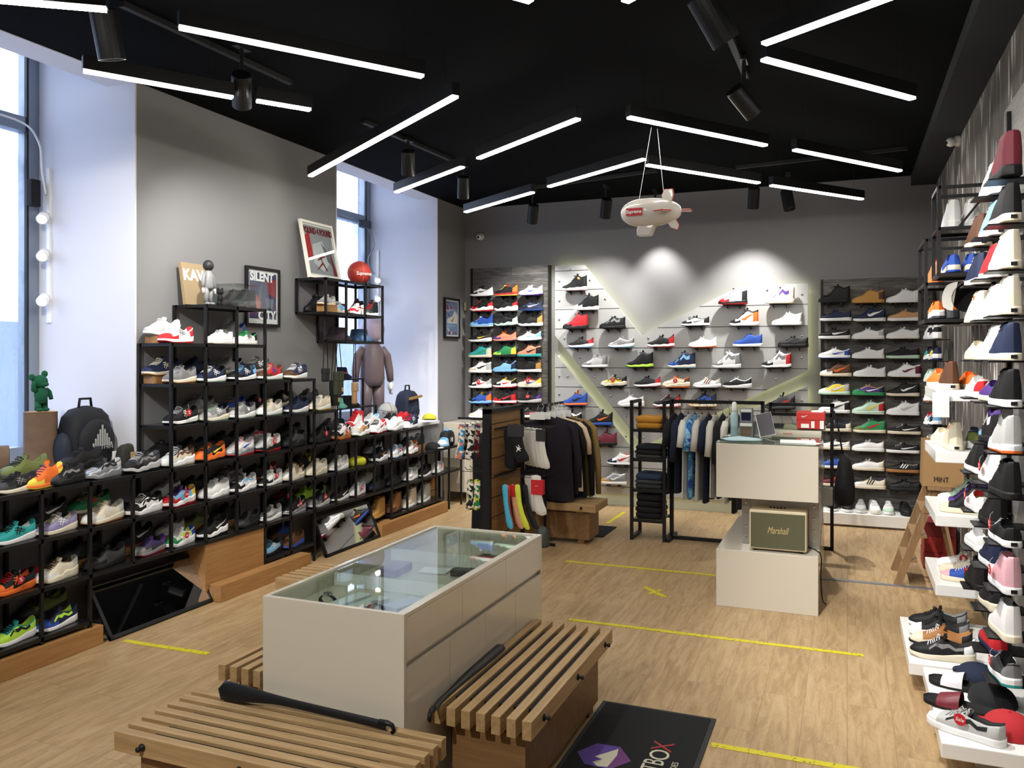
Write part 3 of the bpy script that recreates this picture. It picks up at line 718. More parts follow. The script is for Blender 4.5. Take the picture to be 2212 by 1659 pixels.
# rows: F/B (front or back), centre pixel column, pattern, nine colours, marks, tag
LEFT = {
'B': [('B', 350, 'run', 'wGwwwwGww', 'x', 0), ('F', 380, 'run', 'wrrwwwrgw', 'x', 0), ('F', 474, 'court', 'wwwwWwWww', '-', 0), ('B', 498, 'run', 'gGbgggGgG', '-', 0), ('F', 528, 'court', 'wwkeewWke', 'x', 0)],
'C': [('B', 347, 'run', 'nnnnWWuWW', 'x', 0), ('F', 388, 'run', 'ggggWWugG', 'x', 0), ('B', 418, 'run', 'nnnnkknkn', '-', 0), ('F', 455, 'run', 'nnknnwEww', 'x', 0), ('B', 492, 'run', 'GgnGWWWgG', '-', 0), ('F', 522, 'run', 'nkBnnwkwB', 'x', 0), ('B', 552, 'run', 'KKgKwwwww', 'x', 0), ('F', 582, 'run', 'rTTrrwEbW', 'x', 0), ('F', 637, 'run', 'nTnnwwWww', 'x', 0)],
'D': [('F', 390, 'run', 'kkkkkwkWG', 'x', '%'), ('B', 427, 'run', 'ggggGGWGG', 'x', 0), ('F', 462, 'run', 'gGkggWEwE', 'x', 0), ('B', 502, 'run', 'bbbbbWWkt', '-', 0), ('F', 522, 'run', 'gGggkwEww', '*', 0), ('B', 548, 'run', 'kpkkkkkkk', '-', '%'), ('F', 581, 'run', 'WwGWWwEwW', '*', 0), ('B', 606, 'run', 'kkkkkWWWk', 'x', 0), ('F', 640, 'run', 'nnnnnwwwn', '-', 0), ('B', 662, 'run', 'KkkKkkkkk', '-', 0), ('F', 690, 'run', 'WWWWWwyww', '-', 0)],
'E': [('F', 32, 'run', 'kKkkkWWgk', 'x', 0), ('B', 48, 'run', 'OOOOOKOOk', '-', 0), ('F', 92, 'foam', 'oyyoooypp', '-', 0), ('F', 140, 'max', 'kKkkkkkgk', 'o', 0), ('B', 172, 'max', 'kkkkkkkkk', '-', 0), ('F', 222, 'max', 'vvGKkvvkk', 'o', 0), ('F', 305, 'max', 'KkKkgGkgG', 'o', 0), ('B', 345, 'run', 'kkkkkkkkk', 's', 0), ('F', 383, 'max', 'WwTKWwWTw', 'o', 0), ('B', 408, 'run', 'kkkkkKkkk', '-', 0), ('F', 452, 'max', 'kookookyo', 's', 0), ('B', 478, 'run', 'kkkkkkkkK', '-', 0), ('F', 517, 'max', 'wGwPwvrbw', 's', 0), ('B', 547, 'max', 'vgrgKvgrk', 'o', 0), ('F', 577, 'max', 'wGwwrkrGw', 'o', '%'), ('B', 622, 'max', 'kkkkkkkkk', '-', 0), ('F', 634, 'max', 'KkkKkkkrk', '-', 0), ('F', 690, 'run', 'kkkkkkkrk', '-', '%'), ('B', 708, 'run', 'kkkkkkkkK', '-', 0),
       ('F', 735, 'max', 'wkkwwuork', '-', '%'), ('B', 765, 'high', 'wrrrrwwrr', '*', 0), ('F', 777, 'max', 'tGKwwwOgw', 's', 0), ('B', 800, 'max', 'wwBwwwwww', 's', 0), ('F', 815, 'max', 'wwrwwwrrk', 's', 0), ('B', 840, 'run', 'kwkkkwwkk', '-', 0), ('F', 851, 'max', 'wwwwwwwGw', 's', 0), ('B', 866, 'run', 'rrrrrwrrr', '-', 0), ('F', 885, 'mid', 'nwnnrwwwr', 'x', 0)],
'F': [('F', 28, 'run', 'qqqqwwwkk', 'x', 0), ('B', 92, 'run', 'kkkkkkkwk', 's', 0), ('F', 122, 'run', 'LLLgWWWwW', 'x', 0), ('B', 190, 'run', 'eeeeWWgrW', 'x', 0), ('F', 222, 'run', 'WwGWWWuwW', 'x', 0), ('F', 310, 'max', 'wkkkkwwkw', 'o', 0), ('B', 357, 'max', 'GGGgGGgGG', '-', 0), ('F', 385, 'max', 'BryprwrBk', 'o', 'S'), ('B', 412, 'run', 'kkkkkkkkk', '-', 0), ('F', 462, 'max', 'wwwGwwGww', 'o', 0), ('B', 492, 'max', 'KggKggkgG', 'o', 0), ('F', 523, 'max', 'wkwGvwvBk', 'o', 0), ('B', 548, 'run', 'kkkkkkrrk', '-', 0), ('F', 583, 'run', 'wkwwkwGgw', 's', '%'), ('B', 572, 'run', 'kkrkkkkwk', 's', '%'), ('F', 632, 'max', 'WwTWWWGTW', '3', 0), ('B', 645, 'run', 'kYyKkkkyK', '-', 0), ('F', 682, 'max', 'WWWWWWWwW', 'o', 0), ('B', 706, 'run', 'kkkkkkkkk', '-', 0), ('F', 730, 'run', 'wGwGwwwGG', 'o', 0), ('F', 818, 'max', 'kkKkwwwYk', 's', 0), ('B', 805, 'max', 'vgvKkvGkg', 'o', 0), ('F', 852, 'run', 'wwBwwwBBB', 's', 'S'), ('B', 878, 'run', 'kkkkkkkkk', '-', 0), ('F', 885, 'max', 'wwowwwuru', 's', 0), ('B', 902, 'mid', 'kkkKkkkYk', '-', 0), ('F', 962, 'high', 'BwBBBBcBB', '-', 0)],
'G': [('F', 25, 'run', 'kokkoooor', 'x', '%'), ('F', 122, 'max', 'WwGWTWWWT', 'o', 0), ('B', 168, 'run', 'kKkkkkkKk', '-', 0), ('F', 225, 'run', 'KkKkkkkKk', 'x', 0), ('F', 322, 'run', 'KgppkgrpK', 'x', 0), ('B', 288, 'run', 'kkkkkkrwk', 's', 0), ('F', 388, 'max', 'webwlwwlw', 'o', 'S'), ('B', 366, 'run', 'GGGGGGgGG', '-', 0), ('B', 422, 'run', 'OOOOYuOkO', '-', 0), ('F', 458, 'max', 'kkkkkwkwk', 's', 0), ('B', 486, 'run', 'kKkkkkkgk', '-', 0), ('F', 533, 'run', 'kKkKkkkkk', '-', 0), ('F', 583, 'run', 'GvGGkwwgk', 's', 0), ('B', 608, 'run', 'kkkkkkkwr', '-', '%'), ('F', 634, 'max', 'kkkkkvwwk', 's', 'S'), ('B', 656, 'run', 'llllllkkl', '-', 0), ('F', 688, 'run', 'KgKkKGwgk', '-', 'S'), ('B', 694, 'run', 'klkkkkllk', '3', 0), ('F', 733, 'run', 'kkkkkwwwk', 's', 0), ('F', 770, 'run', 'cwcccwPGw', 's', '%'), ('B', 790, 'max', 'GGGGGGGGG', '-', 0), ('F', 812, 'run', 'knkknkknk', '-', 0), ('F', 848, 'run', 'kkkkkkkkK', '-', 0), ('F', 885, 'run', 'wGwwGwGGw', '-', 0), ('B', 900, 'run', 'Gvgggwggg', '-', 0), ('F', 916, 'run', 'kkkkkwwKk', '-', 0), ('F', 943, 'run', 'wwwwWwwrw', '-', '%')],
'H': [('F', 28, 'run', 'lllqlwwkk', 'o', 0), ('B', 92, 'run', 'OKOKlkKkO', '-', 0), ('F', 122, 'run', 'nbnnlwwlk', 'o', 0), ('F', 583, 'run', 'BBKkkkkwB', 'x', 0), ('B', 606, 'run', 'bTTbTTkbT', '-', 0), ('F', 632, 'run', 'TTTTTbTTt', '-', 0),
      ('F', 812, 'boot', 'YYYYTYkYT', '-', 0), ('F', 849, 'boot', 'uTTuTTkuT', '-', 0), ('F', 882, 'boot', 'WWWWWwwWk', '-', 0), ('F', 913, 'boot', 'GGGGgwGGG', '-', 0), ('B', 928, 'boot', 'YYYYTYkYT', '-', 0), ('B', 868, 'boot', 'kkkkkkkkk', '-', 0), ('B', 830, 'boot', 'KkkkkkkkK', '-', 0)],
}
for row, items in LEFT.items():
    z = LV[row] + .0015
    for fb in 'FB':
        x = -4.062 if fb == 'F' else -4.193
        its = sorted([i for i in items if i[0] == fb], key=lambda i: i[1])
        ys = [P(i[1], 800, X=x)[1] for i in its]
        for k, (_, u, key, c, lg, tg) in enumerate(its):
            near = min([abs(ys[k] - o) for n, o in enumerate(ys) if n != k] + [9])
            sc = max(.84, min(1.0, near / .293))
            if fb == 'B': riser(x, ys[k], z)
            shoe(key, c, (x, ys[k], z + (.05 if fb == 'B' else 0)), -90 + (6 if fb == 'F' else 3), '%s in %s row, %s' % (ORD[k], 'front' if fb == 'F' else 'back', ROWN[row]), GL, lg, tg, sc)
# wall mounted frame near the far window
hs = thing('wall_shelf_frame', 'black metal two tier wall frame holding red sneakers and bucket hats', 'shelf', (-4.1, 6.0, 1.5))
pA = P(640, 600, X=-4.24); Z1, Z2, Z3 = 2.30, 2.02, 1.785
ya, yb = 5.67, 6.56; yc = 5.97
def cage(par, y0, y1, z0, z1, n, xf, xb):
    for i in range(n + 1):
        y = y0 + (y1 - y0) * i / n
        for x in (xf, xb): MB().box((x - .009, y - .009, z0), (x + .009, y + .009, z1)).build('post', M_black, par)
cage(hs, ya, yb, Z2, Z1, 3, -3.96, -4.25); cage(hs, yc, yb, Z3, Z2, 2, -3.96, -4.25)
for z, a in ((Z1, ya), (Z2, ya), (Z3, yc)): shelf(z, a - .009, yb + .009, hs, -3.96, -4.255)

# ================================================================ back wall displays
def in_x(poly, z):
    xs = []
    for (x0, z0), (x1, z1) in zip(poly, poly[1:] + poly[:1]):
        if (z0 > z) != (z1 > z): xs.append(x0 + (x1 - x0) * (z - z0) / (z1 - z0))
    xs.sort(); return list(zip(xs[::2], xs[1::2]))
YP = 8.88
PAN = [[(-3.088, 2.68), (-2.735, 2.68), (-2.085, 1.878), (-1.033, 2.392), (-.371, 2.392), (-.371, 1.499), (-2.065, .667), (-3.088, 1.888)],
       [(-3.088, 1.692), (-2.101, .539), (-.371, 1.349), (-.371, .13), (-3.088, .13)]]
GROOVES = [2.183 + .2195 * k for k in range(-9, 3)]
pt = thing('slatwall_display', 'big pale grey slatted wall panel cut by glowing yellow diagonal channels', 'wall display', (-1.73, YP, 0))
for poly in PAN:
    m = MB(); m.prism([(x, YP, z) for x, z in poly], (0, .03, 0)); m.build('slatted_sheet', M_panel, pt)
    g = MB()
    for z in GROOVES:
        for a, b in in_x(poly, z): g.box((a + .002, YP - .0012, z - .004), (b - .002, YP, z + .004))
    g.build('groove_lines', M_groove, pt)
    for (x0, z0), (x1, z1) in zip(poly, poly[1:] + poly[:1]):
        d = Vector((x1 - x0, 0, z1 - z0)); L_ = d.length; d.normalize(); n = Vector((d.z, 0, -d.x))
        mid = Vector(((x0 + x1) / 2, 0, (z0 + z1) / 2)) + n * .01
        inside = any(a < mid.x < b for a, b in in_x(poly, mid.z))
        if not inside: n = -n
        p = Vector((x0, YP + .05, z0)) + n * .03 + d * .03; q = Vector((x1, YP + .05, z1)) + n * .03 - d * .03
        MB().bar(p, q, .012, .012).build('light_strip', M_glow, pt)
m = MB(); m.box((-3.088, YP + .03, .0), (-.371, YP + .09, .125)); m.build('glowing_base', mat('pale_green_white', '#dfe6cf', .5), pt)
for u, v in ((1233, 582), (1208, 608), (1274, 606), (1208, 650), (1307, 646), (1208, 690), (1219, 731), (1252, 773), (1208, 813), (1226, 813), (1285, 814), (1208, 852), (1318, 856), (1208, 893), (1292, 896), (1208, 934), (1353, 899), (1390, 945), (1352, 943), (1400, 730), (1490, 685), (1657, 627), (1732, 635), (1732, 680), (1732, 726), (1732, 773), (1676, 819), (1577, 863), (1732, 865), (1276, 1052), (1345, 1056)):
    p = P(u, v, Y=YP - .003); m = MB(); m.lathe([(.0001, .006), (.010, .004), (.013, 0), (.013, -.003), (.0001, -.003)], 12, 0, Matrix.Translation(p) @ Matrix.Rotation(PI / 2, 4, 'X')); m.build('stud', M_chrome, pt)
def plank(name, x0, x1, z0, z1, lab):
    t = thing(name, lab, 'wall display', ((x0 + x1) / 2, 8.95, 0))
    MB().box((x0 + .02, 8.93, z0), (x1 - .02, YB - .003, z1)).build('plank_board', M_plank, t)
    for a, b in ((x0, x0 + .02), (x1 - .02, x1)): MB().box((a, 8.91, z0), (b, YB - .003, z1)).build('edge_strip', M_black, t)
    return t
plank('plank_wall_display', -4.165, -3.165, .04, 2.70, 'dark wood plank wall panel holding sneakers beside the left corner')
tp = plank('plank_wall_display', -.249, .785, .14, 2.43, 'dark wood plank wall panel holding sneakers beside the right corner')
for v in (640, 680, 718, 757, 796, 835, 875):
    for u in (1781,):
        p = P(u, v, Y=8.925); m = MB(); m.lathe([(.0001, .006), (.012, .004), (.012, -.004), (.0001, -.004)], 10, 0, Matrix.Translation(p) @ Matrix.Rotation(PI / 2, 4, 'X')); m.build('peg_hole_cap', M_blackr, tp)
bk = MB(); bk.box((-.10, -.02, -.005), (.10, .115, -.001)); bk.box((-.10, .11, -.03), (.10, .115, -.001))
for sx in (-.062, .062): bk.prism([(sx - .003, -.02, -.004), (sx - .003, .11, -.004), (sx - .003, .11, -.05), (sx - .003, .06, -.035)], (.006, 0, 0)); bk.prism([(sx - .013, -.021, -.004), (sx + .013, -.021, -.004), (sx, -.021, -.03)], (0, .004, 0))
BKM = bk.mesh('bracket', M_black)
def bracket(p, yaw, lab, grp):
    o = bpy.data.objects.new('shoe_bracket', BKM); COL.objects.link(o); o.location = p; o.rotation_euler = (0, 0, math.radians(yaw)); tag(o, lab, 'bracket', grp)
NUM = ['one', 'two', 'three', 'four', 'five', 'six', 'seven', 'eight', 'nine', 'ten', 'eleven', 'twelve']
def wallshoes(rows, Yc, panel, grp, bl, cols=None):
    for r, row in enumerate(rows):
        for i, (u, v, key, c, lg, tg) in enumerate(row):
            p = P(u, v, Y=Yc); w = '%s, row %s, %s' % (cols[i] if cols else ORD[i] + ' from left', NUM[r], panel)
            shoe(key, c, p, 180, w, grp, lg, tg, tagside=1); bracket((p.x, p.y, p.z - .0005), 0, bl, grp + ' brackets')
MID = [
 [(1241, 628, 'high', 'kkkkkWPYk', '*', 0), (1266, 670, 'high', 'kwkkkwwwk', '-', 0)],
 [(1583, 658, 'high', 'wrkwrkrwk', '-', 0), (1684, 656, 'high', 'WWWWWWWpk', 'o', 0)],
 [(1243, 711, 'high', 'rkrrkkkkk', '-', 0), (1323, 710, 'mid', 'kkkkkkkgk', 'o', 0), (1502, 705, 'court', 'wkkkkwkgk', 's', 0), (1607, 704, 'high', 'wkokowwok', 's', 0), (1700, 703, 'mid', 'wwwwwwwww', '-', 0)],
 [(1255, 751, 'run', 'kkrkrwBrk', '-', 0), (1342, 751, 'run', 'gGgGwwBGw', '-', 0), (1427, 750, 'basket', 'kkrkkwrkk', '-', 0), (1517, 751, 'run', 'wwwwwwoow', '-', 0), (1615, 749, 'mid', 'bbbbLwwbb', 's', 0), (1713, 750, 'court', 'kkkkkkkKk', 's', 0)],
 [(1285, 794, 'mid', 'GgggGwgww', '-', 0), (1382, 794, 'high', 'kkkkklkkk', '-', 0), (1472, 795, 'high', 'nbnnnWBBn', 'o', 0), (1569, 795, 'high', 'wggwkwwgw', 'o', 0), (1677, 795, 'high', 'wkrwmwkgk', 'o', 0)],
 [(1326, 835, 'max', 'yWkKkWkkw', 'o', '%'), (1398, 836, 'run', 'kkrkkwmkk', '-', 0), (1460, 837, 'max', 'WWToWWoTW', '-', '%'), (1527, 838, 'run', 'wwGWGwgmw', '3', 0), (1592, 838, 'run', 'kkkwkwwww', '-', 0)],
 [(1242, 876, 'foam', 'bbbokobkk', 's', 0), (1363, 878, 'max', 'wwwwwwwGw', '-', 0), (1440, 879, 'basket', 'kkrrkwrkw', '-', 0), (1517, 879, 'foam', 'nYnkkWYbk', 'o', 0), (1685, 884, 'foam', 'KkkkkKkrk', 's', 0)],
 [(1230, 917, 'foam', 'wkkkrkrkk', 'o', 'S'), (1296, 918, 'foam', 'kkkkkbbok', 's', 0)],
 [(1235, 958, 'foam', 'nnnnwOYrn', 's', 0), (1305, 961, 'foam', 'mkmmkkkkm', '-', 0)],
 [(1240, 1000, 'foam', 'onooknknn', '-', 0), (1340, 1004, 'mid', 'wnGwrwnrw', 's', 0)],
 [(1250, 1042, 'basket', 'kknkmkbok', 's', 0), (1325, 1045, 'mid', 'vYvwWwwww', 's', 0)],
]
wallshoes(MID, 8.80, 'slatted panel', 'sneakers on the slatted centre panel', 'small black metal bracket under a shoe on the pale slatted panel')
LPV = [640, 673, 706, 738.5, 772, 805, 838, 871.5, 903]
LPC = [[('run', 'wkwkkwwkk', 's'), ('basket', 'kkorkryky', 'o'), ('run', 'wwwwkwpbw', 's')], [('max', 'krrkkwrkr', '-'), ('max', 'kkrkkwwrk', '-'), ('run', 'nknkbnbwk', 's')],
 [('basket', 'bBbbBBwnw', '-'), ('max', 'kKEKkEkkk', 's'), ('basket', 'kkYkkwwkk', '-')], [('run', 'kkKkkwwyk', 's'), ('run', 'spsopsnso', 's'), ('run', 'wwBwwwnBw', 's')],
 [('mid', 'qqWqqWWeq', 's'), ('mid', 'elyelkkee', 's'), ('mid', 'sskstqqks', 's')], [('mid', 'wWGwGwwkG', 's'), ('basket', 'BBnBnBnwn', '-'), ('mid', 'kkYkkwwkk', 's')],
 [('run', 'wkGGkwwrk', 's', '%'), ('run', 'wkkywwrrk', 's'), ('run', 'WWyrWWwbr', 's', '%')], [('basket', 'bkoybBbkk', '-'), ('mid', 'krrkkwrrk', 's'), ('run', 'kkpkpGgkk', 's', 'S')], [('run', 'wWwwwwWYw', '-'), ('run', 'GwGGwwGbw', 's'), ('run', 'kgkkkwwrw', 's')]]
rows = [[(1040 + (0, 53, 106)[i] - (3 if r > 2 else 0), LPV[r] - i * .8, s[0], s[1], s[2], s[3] if len(s) > 3 else 0) for i, s in enumerate(row)] for r, row in enumerate(LPC)]
wallshoes(rows, 8.845, 'left plank panel', 'sneakers on the left plank panel', 'small black bracket under a shoe on the left plank panel', ['left column', 'middle column', 'right column'])
RPV = [657, 696.5, 735, 775, 813.5, 853, 892.5, 932, 971, 1011.5, 1050]
RPC = [[('high', 'kkkkkkkkk', '-'), ('mid', 'YYTYTYYYY', '-'), ('mid', 'wwwwwwwww', '-')], [('court', 'nnnnnwwnn', '-'), ('mid', 'nnnnnwwwn', 'S'), ('court', 'ttttwwwtt', '-')],
 [('court', 'kkkkkwwwk', 'S'), ('court', 'wwGwwwwww', '-'), ('court', 'wwwwwwWww', '-')], [('court', 'wwbwbwbbw', 's'), ('court', 'wwwwwwwww', '-'), ('court', 'kkkkkEEGk', '-')],
 [('mid', 'TwTTWWWok', 's'), ('court', 'wwwwwwwWw', '-'), ('mid', 'wwmwwwWmw', 's')], [('mid', 'ywGnEEEww', 's'), ('court', 'pentneewE', 's'), ('mid', 'kkkkkWWwk', 's')],
 [('mid', 'wwkGGwwKG', 's'), ('mid', 'EErEEEwyE', 's'), ('mid', 'wwwwwwwGw', 's')], [('court', 'kkWnnWWnw', '-'), ('mid', 'eOeeeWWrw', 's'), ('vans', 'kkkkkWWww', 's')],
 [('vans', 'wwwwtWWkw', 's'), ('court', 'wwwwwwwGw', '-'), ('vans', 'kkkkkwwww', 's')], [('court', 'bbwbwwWww', '-'), ('court', 'wwWwYWWGw', '-'), ('vans', 'kkkkWuuwk', '3')], [('court', 'mmwmwWWwm', '-', '%'), ('court', 'WwWWbWWkk', '3'), ('court', 'kkkkkkkKk', '3')]]
rows = [[((1803, 1876, 1951)[i] + (2 if r % 3 == 1 else -1), RPV[r] - (3.0, 2.4, 3.2)[i] * (1 if r < 3 else .2) + i * (0 if r < 3 else (r - 3) * .75), s[0], s[1], s[2], s[3] if len(s) > 3 else 0) for i, s in enumerate(row)] for r, row in enumerate(RPC)]
wallshoes(rows, 8.845, 'right plank panel', 'sneakers on the right plank panel', 'small black bracket under a shoe on the right plank panel', ['left column', 'middle column', 'right column'])
tag(MB().box((-.249, 8.60, .02), (.785, YB - .005, .13)).build('display_plinth', M_glossw, bevel=.004, base=(.2, 8.8, .02)), 'low white plinth below the right plank panel', 'plinth')
tag(MB().box((-.20, 8.66, 0), (.76, YB - .005, .02)).build('plinth_base', M_white, base=(.2, 8.8, 0)), 'recessed white base under the low white plinth', 'base')
for i, (u, c, tgt) in enumerate([(1800, 'kkkkkwwwk', -1), (1829, 'kkkkkwwwk', 1), (1860, 'GGGGGwwGG', 0), (1889, 'wwwwwWwww', 0), (1920, 'wEwwEwwww', 0), (1957, 'kkkkkkkkk', 0)]):
    x = P(u, 1085, Y=8.75)[0]
    shoe('court', c, (x, 8.78, .1315), -90 + 8 * (i % 2), '%s from left on the white plinth' % ORD[i], 'sneakers on the white plinth', '-', 0, .96)

# ================================================================ middle of the room
case = thing('display_case', 'long glossy white display case with a glass top, surrounded by slatted benches', 'display case', (-1.733, 3.21, 0))
cx0, cx1, cy0, cy1, ch = -2.036, -1.43, 2.512, 3.91, .75
MB().box((cx0, cy0 + .018, .02), (cx1 - .02, cy1 - .018, .68)).build('cabinet_body', M_gloss, case, bevel=.002)
for a, b in (((cx0, cy0, .02), (cx1, cy0 + .018, ch)), ((cx0, cy1 - .018, .02), (cx1, cy1, ch)), ((cx0, cy0 + .018, .68), (cx0 + .018, cy1 - .018, ch)), ((cx1 - .036, cy0 + .018, .68), (cx1 - .018, cy1 - .018, ch - .001)), ((cx1 - .018, cy0 + .018, ch - .016), (cx1, cy1 - .018, ch))):
    MB().box(a, b).build('rim_panel', M_gloss, case, bevel=.0015)
w = (cy1 - cy0 - .036) / 3; yS = cy0 + .018
for i in range(3):
    MB().box((cx1 - .018, yS + w * i + .001, .578), (cx1, yS + w * (i + 1) - .001, ch - .017)).build('drawer_front', M_gloss, case, bevel=.001)
for i in range(4):
    ww = (cy1 - cy0 - .036) / 4; MB().box((cx1 - .019, yS + ww * i + .001, .02), (cx1, yS + ww * (i + 1) - .001, .553)).build('drawer_front', M_gloss, case, bevel=.001)
MB().box((cx0 + .018, cy0 + .018, ch - .012), (cx1 - .018, cy1 - .018, ch - .006)).build('glass_top', M_glassT, case)
MB().box((cx0 + .03, cy0 + .03, 0), (cx1 - .05, cy1 - .03, .02)).build('foot_plinth', M_blackr, case)
for y in (2.95, 3.42): MB().box((cx0 + .02, y - .004, .681), (cx1 - .038, y + .004, .734)).build('divider', M_glossw, case)
def flat(name, lab, cat, c, sx, sy, sz, col, rot=0, grp=None, rough=.5):
    m = MB(); m.box((c[0] - sx / 2, c[1] - sy / 2, c[2]), (c[0] + sx / 2, c[1] + sy / 2, c[2] + sz), 0, RZ(rot), (c[0], c[1], c[2]))
    return tag(m.build(name, mat(name + '_' + col.lstrip('#'), col, rough), bevel=.0015, base=c), lab, cat, grp)
flat('watch_box', 'flat white watch box with blue strip inside the display case', 'box', (-1.785, 2.72, .682), .06, .17, .03, '#dfe3e3', -12)
flat('watch_box', 'wider white box beside the watch inside the display case', 'box', (-1.70, 2.72, .682), .065, .16, .028, '#d2d8d6', -10)
flat('watch_box', 'white and violet box near the front corner of the display case', 'box', (-1.56, 2.74, .682), .08, .15, .035, '#cfd0e4', -16)
flat('sunglasses_case', 'black soft case in the far part of the display case', 'case', (-1.56, 3.30, .682), .14, .06, .025, '#15161a', 15)
flat('booklet', 'white booklet in the middle part of the display case', 'booklet', (-1.72, 3.30, .682), .13, .09, .006, '#e5e5ea', 8)
flat('box', 'violet and white box against the case side in the middle part', 'box', (-1.88, 3.22, .682), .09, .16, .03, '#8d84a6', 2)
flat('phone_case', 'thin black sleeve in the farthest part of the display case', 'case', (-1.57, 3.62, .682), .15, .07, .008, '#17181b', -8)
def watch(c, lab):
    t = thing('wristwatch', lab, 'watch', c, 'wristwatches in the display case'); m = MB()
    m.tube([(c[0] + .035 * math.cos(a), c[1], c[2] + .022 + .018 * math.sin(a)) for a in [i * 2 * PI / 16 for i in range(17)]], .011, 6, flat=.3); m.build('strap', M_blackr, t, True)
    MB().lathe([(.019, 0), (.021, .008), (.018, .012), (.0005, .012)], 20, 0, Matrix.Translation((c[0], c[1], c[2] + .038))).build('watch_case', M_chrome, t)
watch((-1.87, 2.69, .682), 'black wristwatch at the left front of the display case'); watch((-1.635, 2.66, .682), 'black wristwatch between the white boxes in the display case')
# slatted benches
def bench(c, rot, length, n, lab, bolts=(.12, .5, .88), boltside=-1, h=.36, wid=.395):
    t = thing('slatted_bench', lab, 'bench', (c[0], c[1], 0), 'slatted oak benches', math.radians(rot))
    sw = .036; gap = (wid - n * sw) / (n - 1); y0 = -wid / 2
    for i in range(n):
        y = y0 + i * (sw + gap); m = MB(); m.box((-length / 2, y, h - .068), (length / 2, y + sw, h)); o = m.build('slat', M_oakx, None, bevel=.002); o.parent = t
        if i < n - 1:
            m = MB(); m.box((-length / 2 + .13, y + sw, h - .066), (length / 2 - .13, y + sw + gap, h - .012)); o = m.build('gap_shade_strip', M_blackr, None); o.parent = t  # black strip filling the slat gap, standing in for the dark below
    m = MB(); m.box((-length / 2 + .07, -wid / 2 + .05, .04), (length / 2 - .07, wid / 2 - .05, h - .085)); o = m.build('box_base', M_oakd, None, bevel=.002); o.parent = t
    for x in (-length / 2 + .15, length / 2 - .15):
        m = MB(); m.box((x - .03, -wid / 2 + .06, 0), (x + .03, wid / 2 - .06, .04)); m2 = m.build('foot', M_oakd, None); m2.parent = t
        m = MB(); m.box((x - .03, -wid / 2 + .02, h - .085), (x + .03, wid / 2 - .02, h - .068)); m2 = m.build('cross_bearer', M_oakd, None); m2.parent = t
    for f in bolts:
        x = (-.5 + f) * length; ys = boltside * (wid / 2)
        m = MB(); m.lathe([(.013, 0), (.013, .004), (.006, .007), (.006, .013), (.010, .018), (.008, .024), (.0005, .026)], 14, 0, Matrix.Translation((x, ys, h - .034)) @ Matrix.Rotation(PI / 2 if boltside < 0 else -PI / 2, 4, 'X'))
        o = m.build('bolt', M_black, None, True); o.parent = t
    return t
bench((-1.80, 2.305, 0), 0, 1.08, 7, 'slatted oak bench in front of the white case, carrying a long shoehorn')
bench((-1.228, 3.25, 0), 90, 1.08, 7, 'slatted oak bench along the right side of the white case')
bench((-2.245, 3.27, 0), 90, 1.08, 7, 'slatted oak bench along the left side of the white case', boltside=1)
pb = P(1188, 1152, Z=.36); bench((pb.x - .54, 4.12, 0), 0, 1.08, 7, 'slatted oak bench mostly hidden at the far end of the white case')
bench((-2.56, 7.07, 0), 0, 1.08, 7, 'slatted oak bench behind the sock stand, near the slatted wall panel')
# the shoehorns
def horn(pts, wide, lab, tail, side=None):
    t = thing('shoehorn', lab, 'shoehorn', tuple(pts[0]), 'long black shoehorns on the benches')
    pts = [Vector(p) for p in pts]; m = MB(); n = 24; K = 9
    def pt_(s):
        f = s * (len(pts) - 1); i = min(len(pts) - 2, int(f)); return pts[i].lerp(pts[i + 1], f - i)
    def fn(i, j):
        s = i / (n - 1); p = pt_(s); d = (pt_(min(1, s + .02)) - pt_(max(0, s - .02))).normalized(); a = d.cross(Vector((0, 0, 1))).normalized() if side is None else Vector(side).normalized(); up_ = a.cross(d).normalized() * (1 if side is None else -1)
        w_ = wide * (1 - .62 * sst(s * 1.6)) * (math.sqrt(max(0, 1 - (1 - min(1, s / .05)) ** 2)) * .99 + .01); ph = (j / (K - 1) - .5) * PI * .9
        return p + a * w_ * math.sin(ph) + up_ * (w_ * .6 * (math.cos(ph)) * (1 if side is None else .5) + .002)
    m.grid(fn, n, K); b = len(m.v); m.grid(lambda i, j: fn(i, j) - Vector((0, 0, .003)), n, K)
    m.f[(n - 1) * (K - 1):] = [tuple(reversed(f)) for f in m.f[(n - 1) * (K - 1):]]
    m.build('blade', M_black, t, True)
    m = MB(); e = pts[-1]; d = (pts[-1] - pts[-2]).normalized()
    m.tube([e - d * .03 + Vector((0, 0, .006)), e + Vector((0, 0, .008)), e + d * .02 + Vector((0, 0, .004)), e + d * .028 + Vector((0, 0, -.012)), e + d * .018 + Vector((0, 0, -.022))], [.010, .010, .008, .007, .006], 8)
    m.build('hook_end', M_black, t, True)
horn([(-2.195, 2.455, .397), (-1.93, 2.46, .397), (-1.47, 2.465, .378)], .034, 'long black shoehorn lying across the front bench against the case', 1, (0, .35, .94))
horn([P(1088, 1393, Z=.362), P(1010, 1460, Z=.364), P(950, 1515, Z=.366), P(932, 1540, Z=.366)], .030, 'long black shoehorn lying on the right bench, blade up by the case', 1)
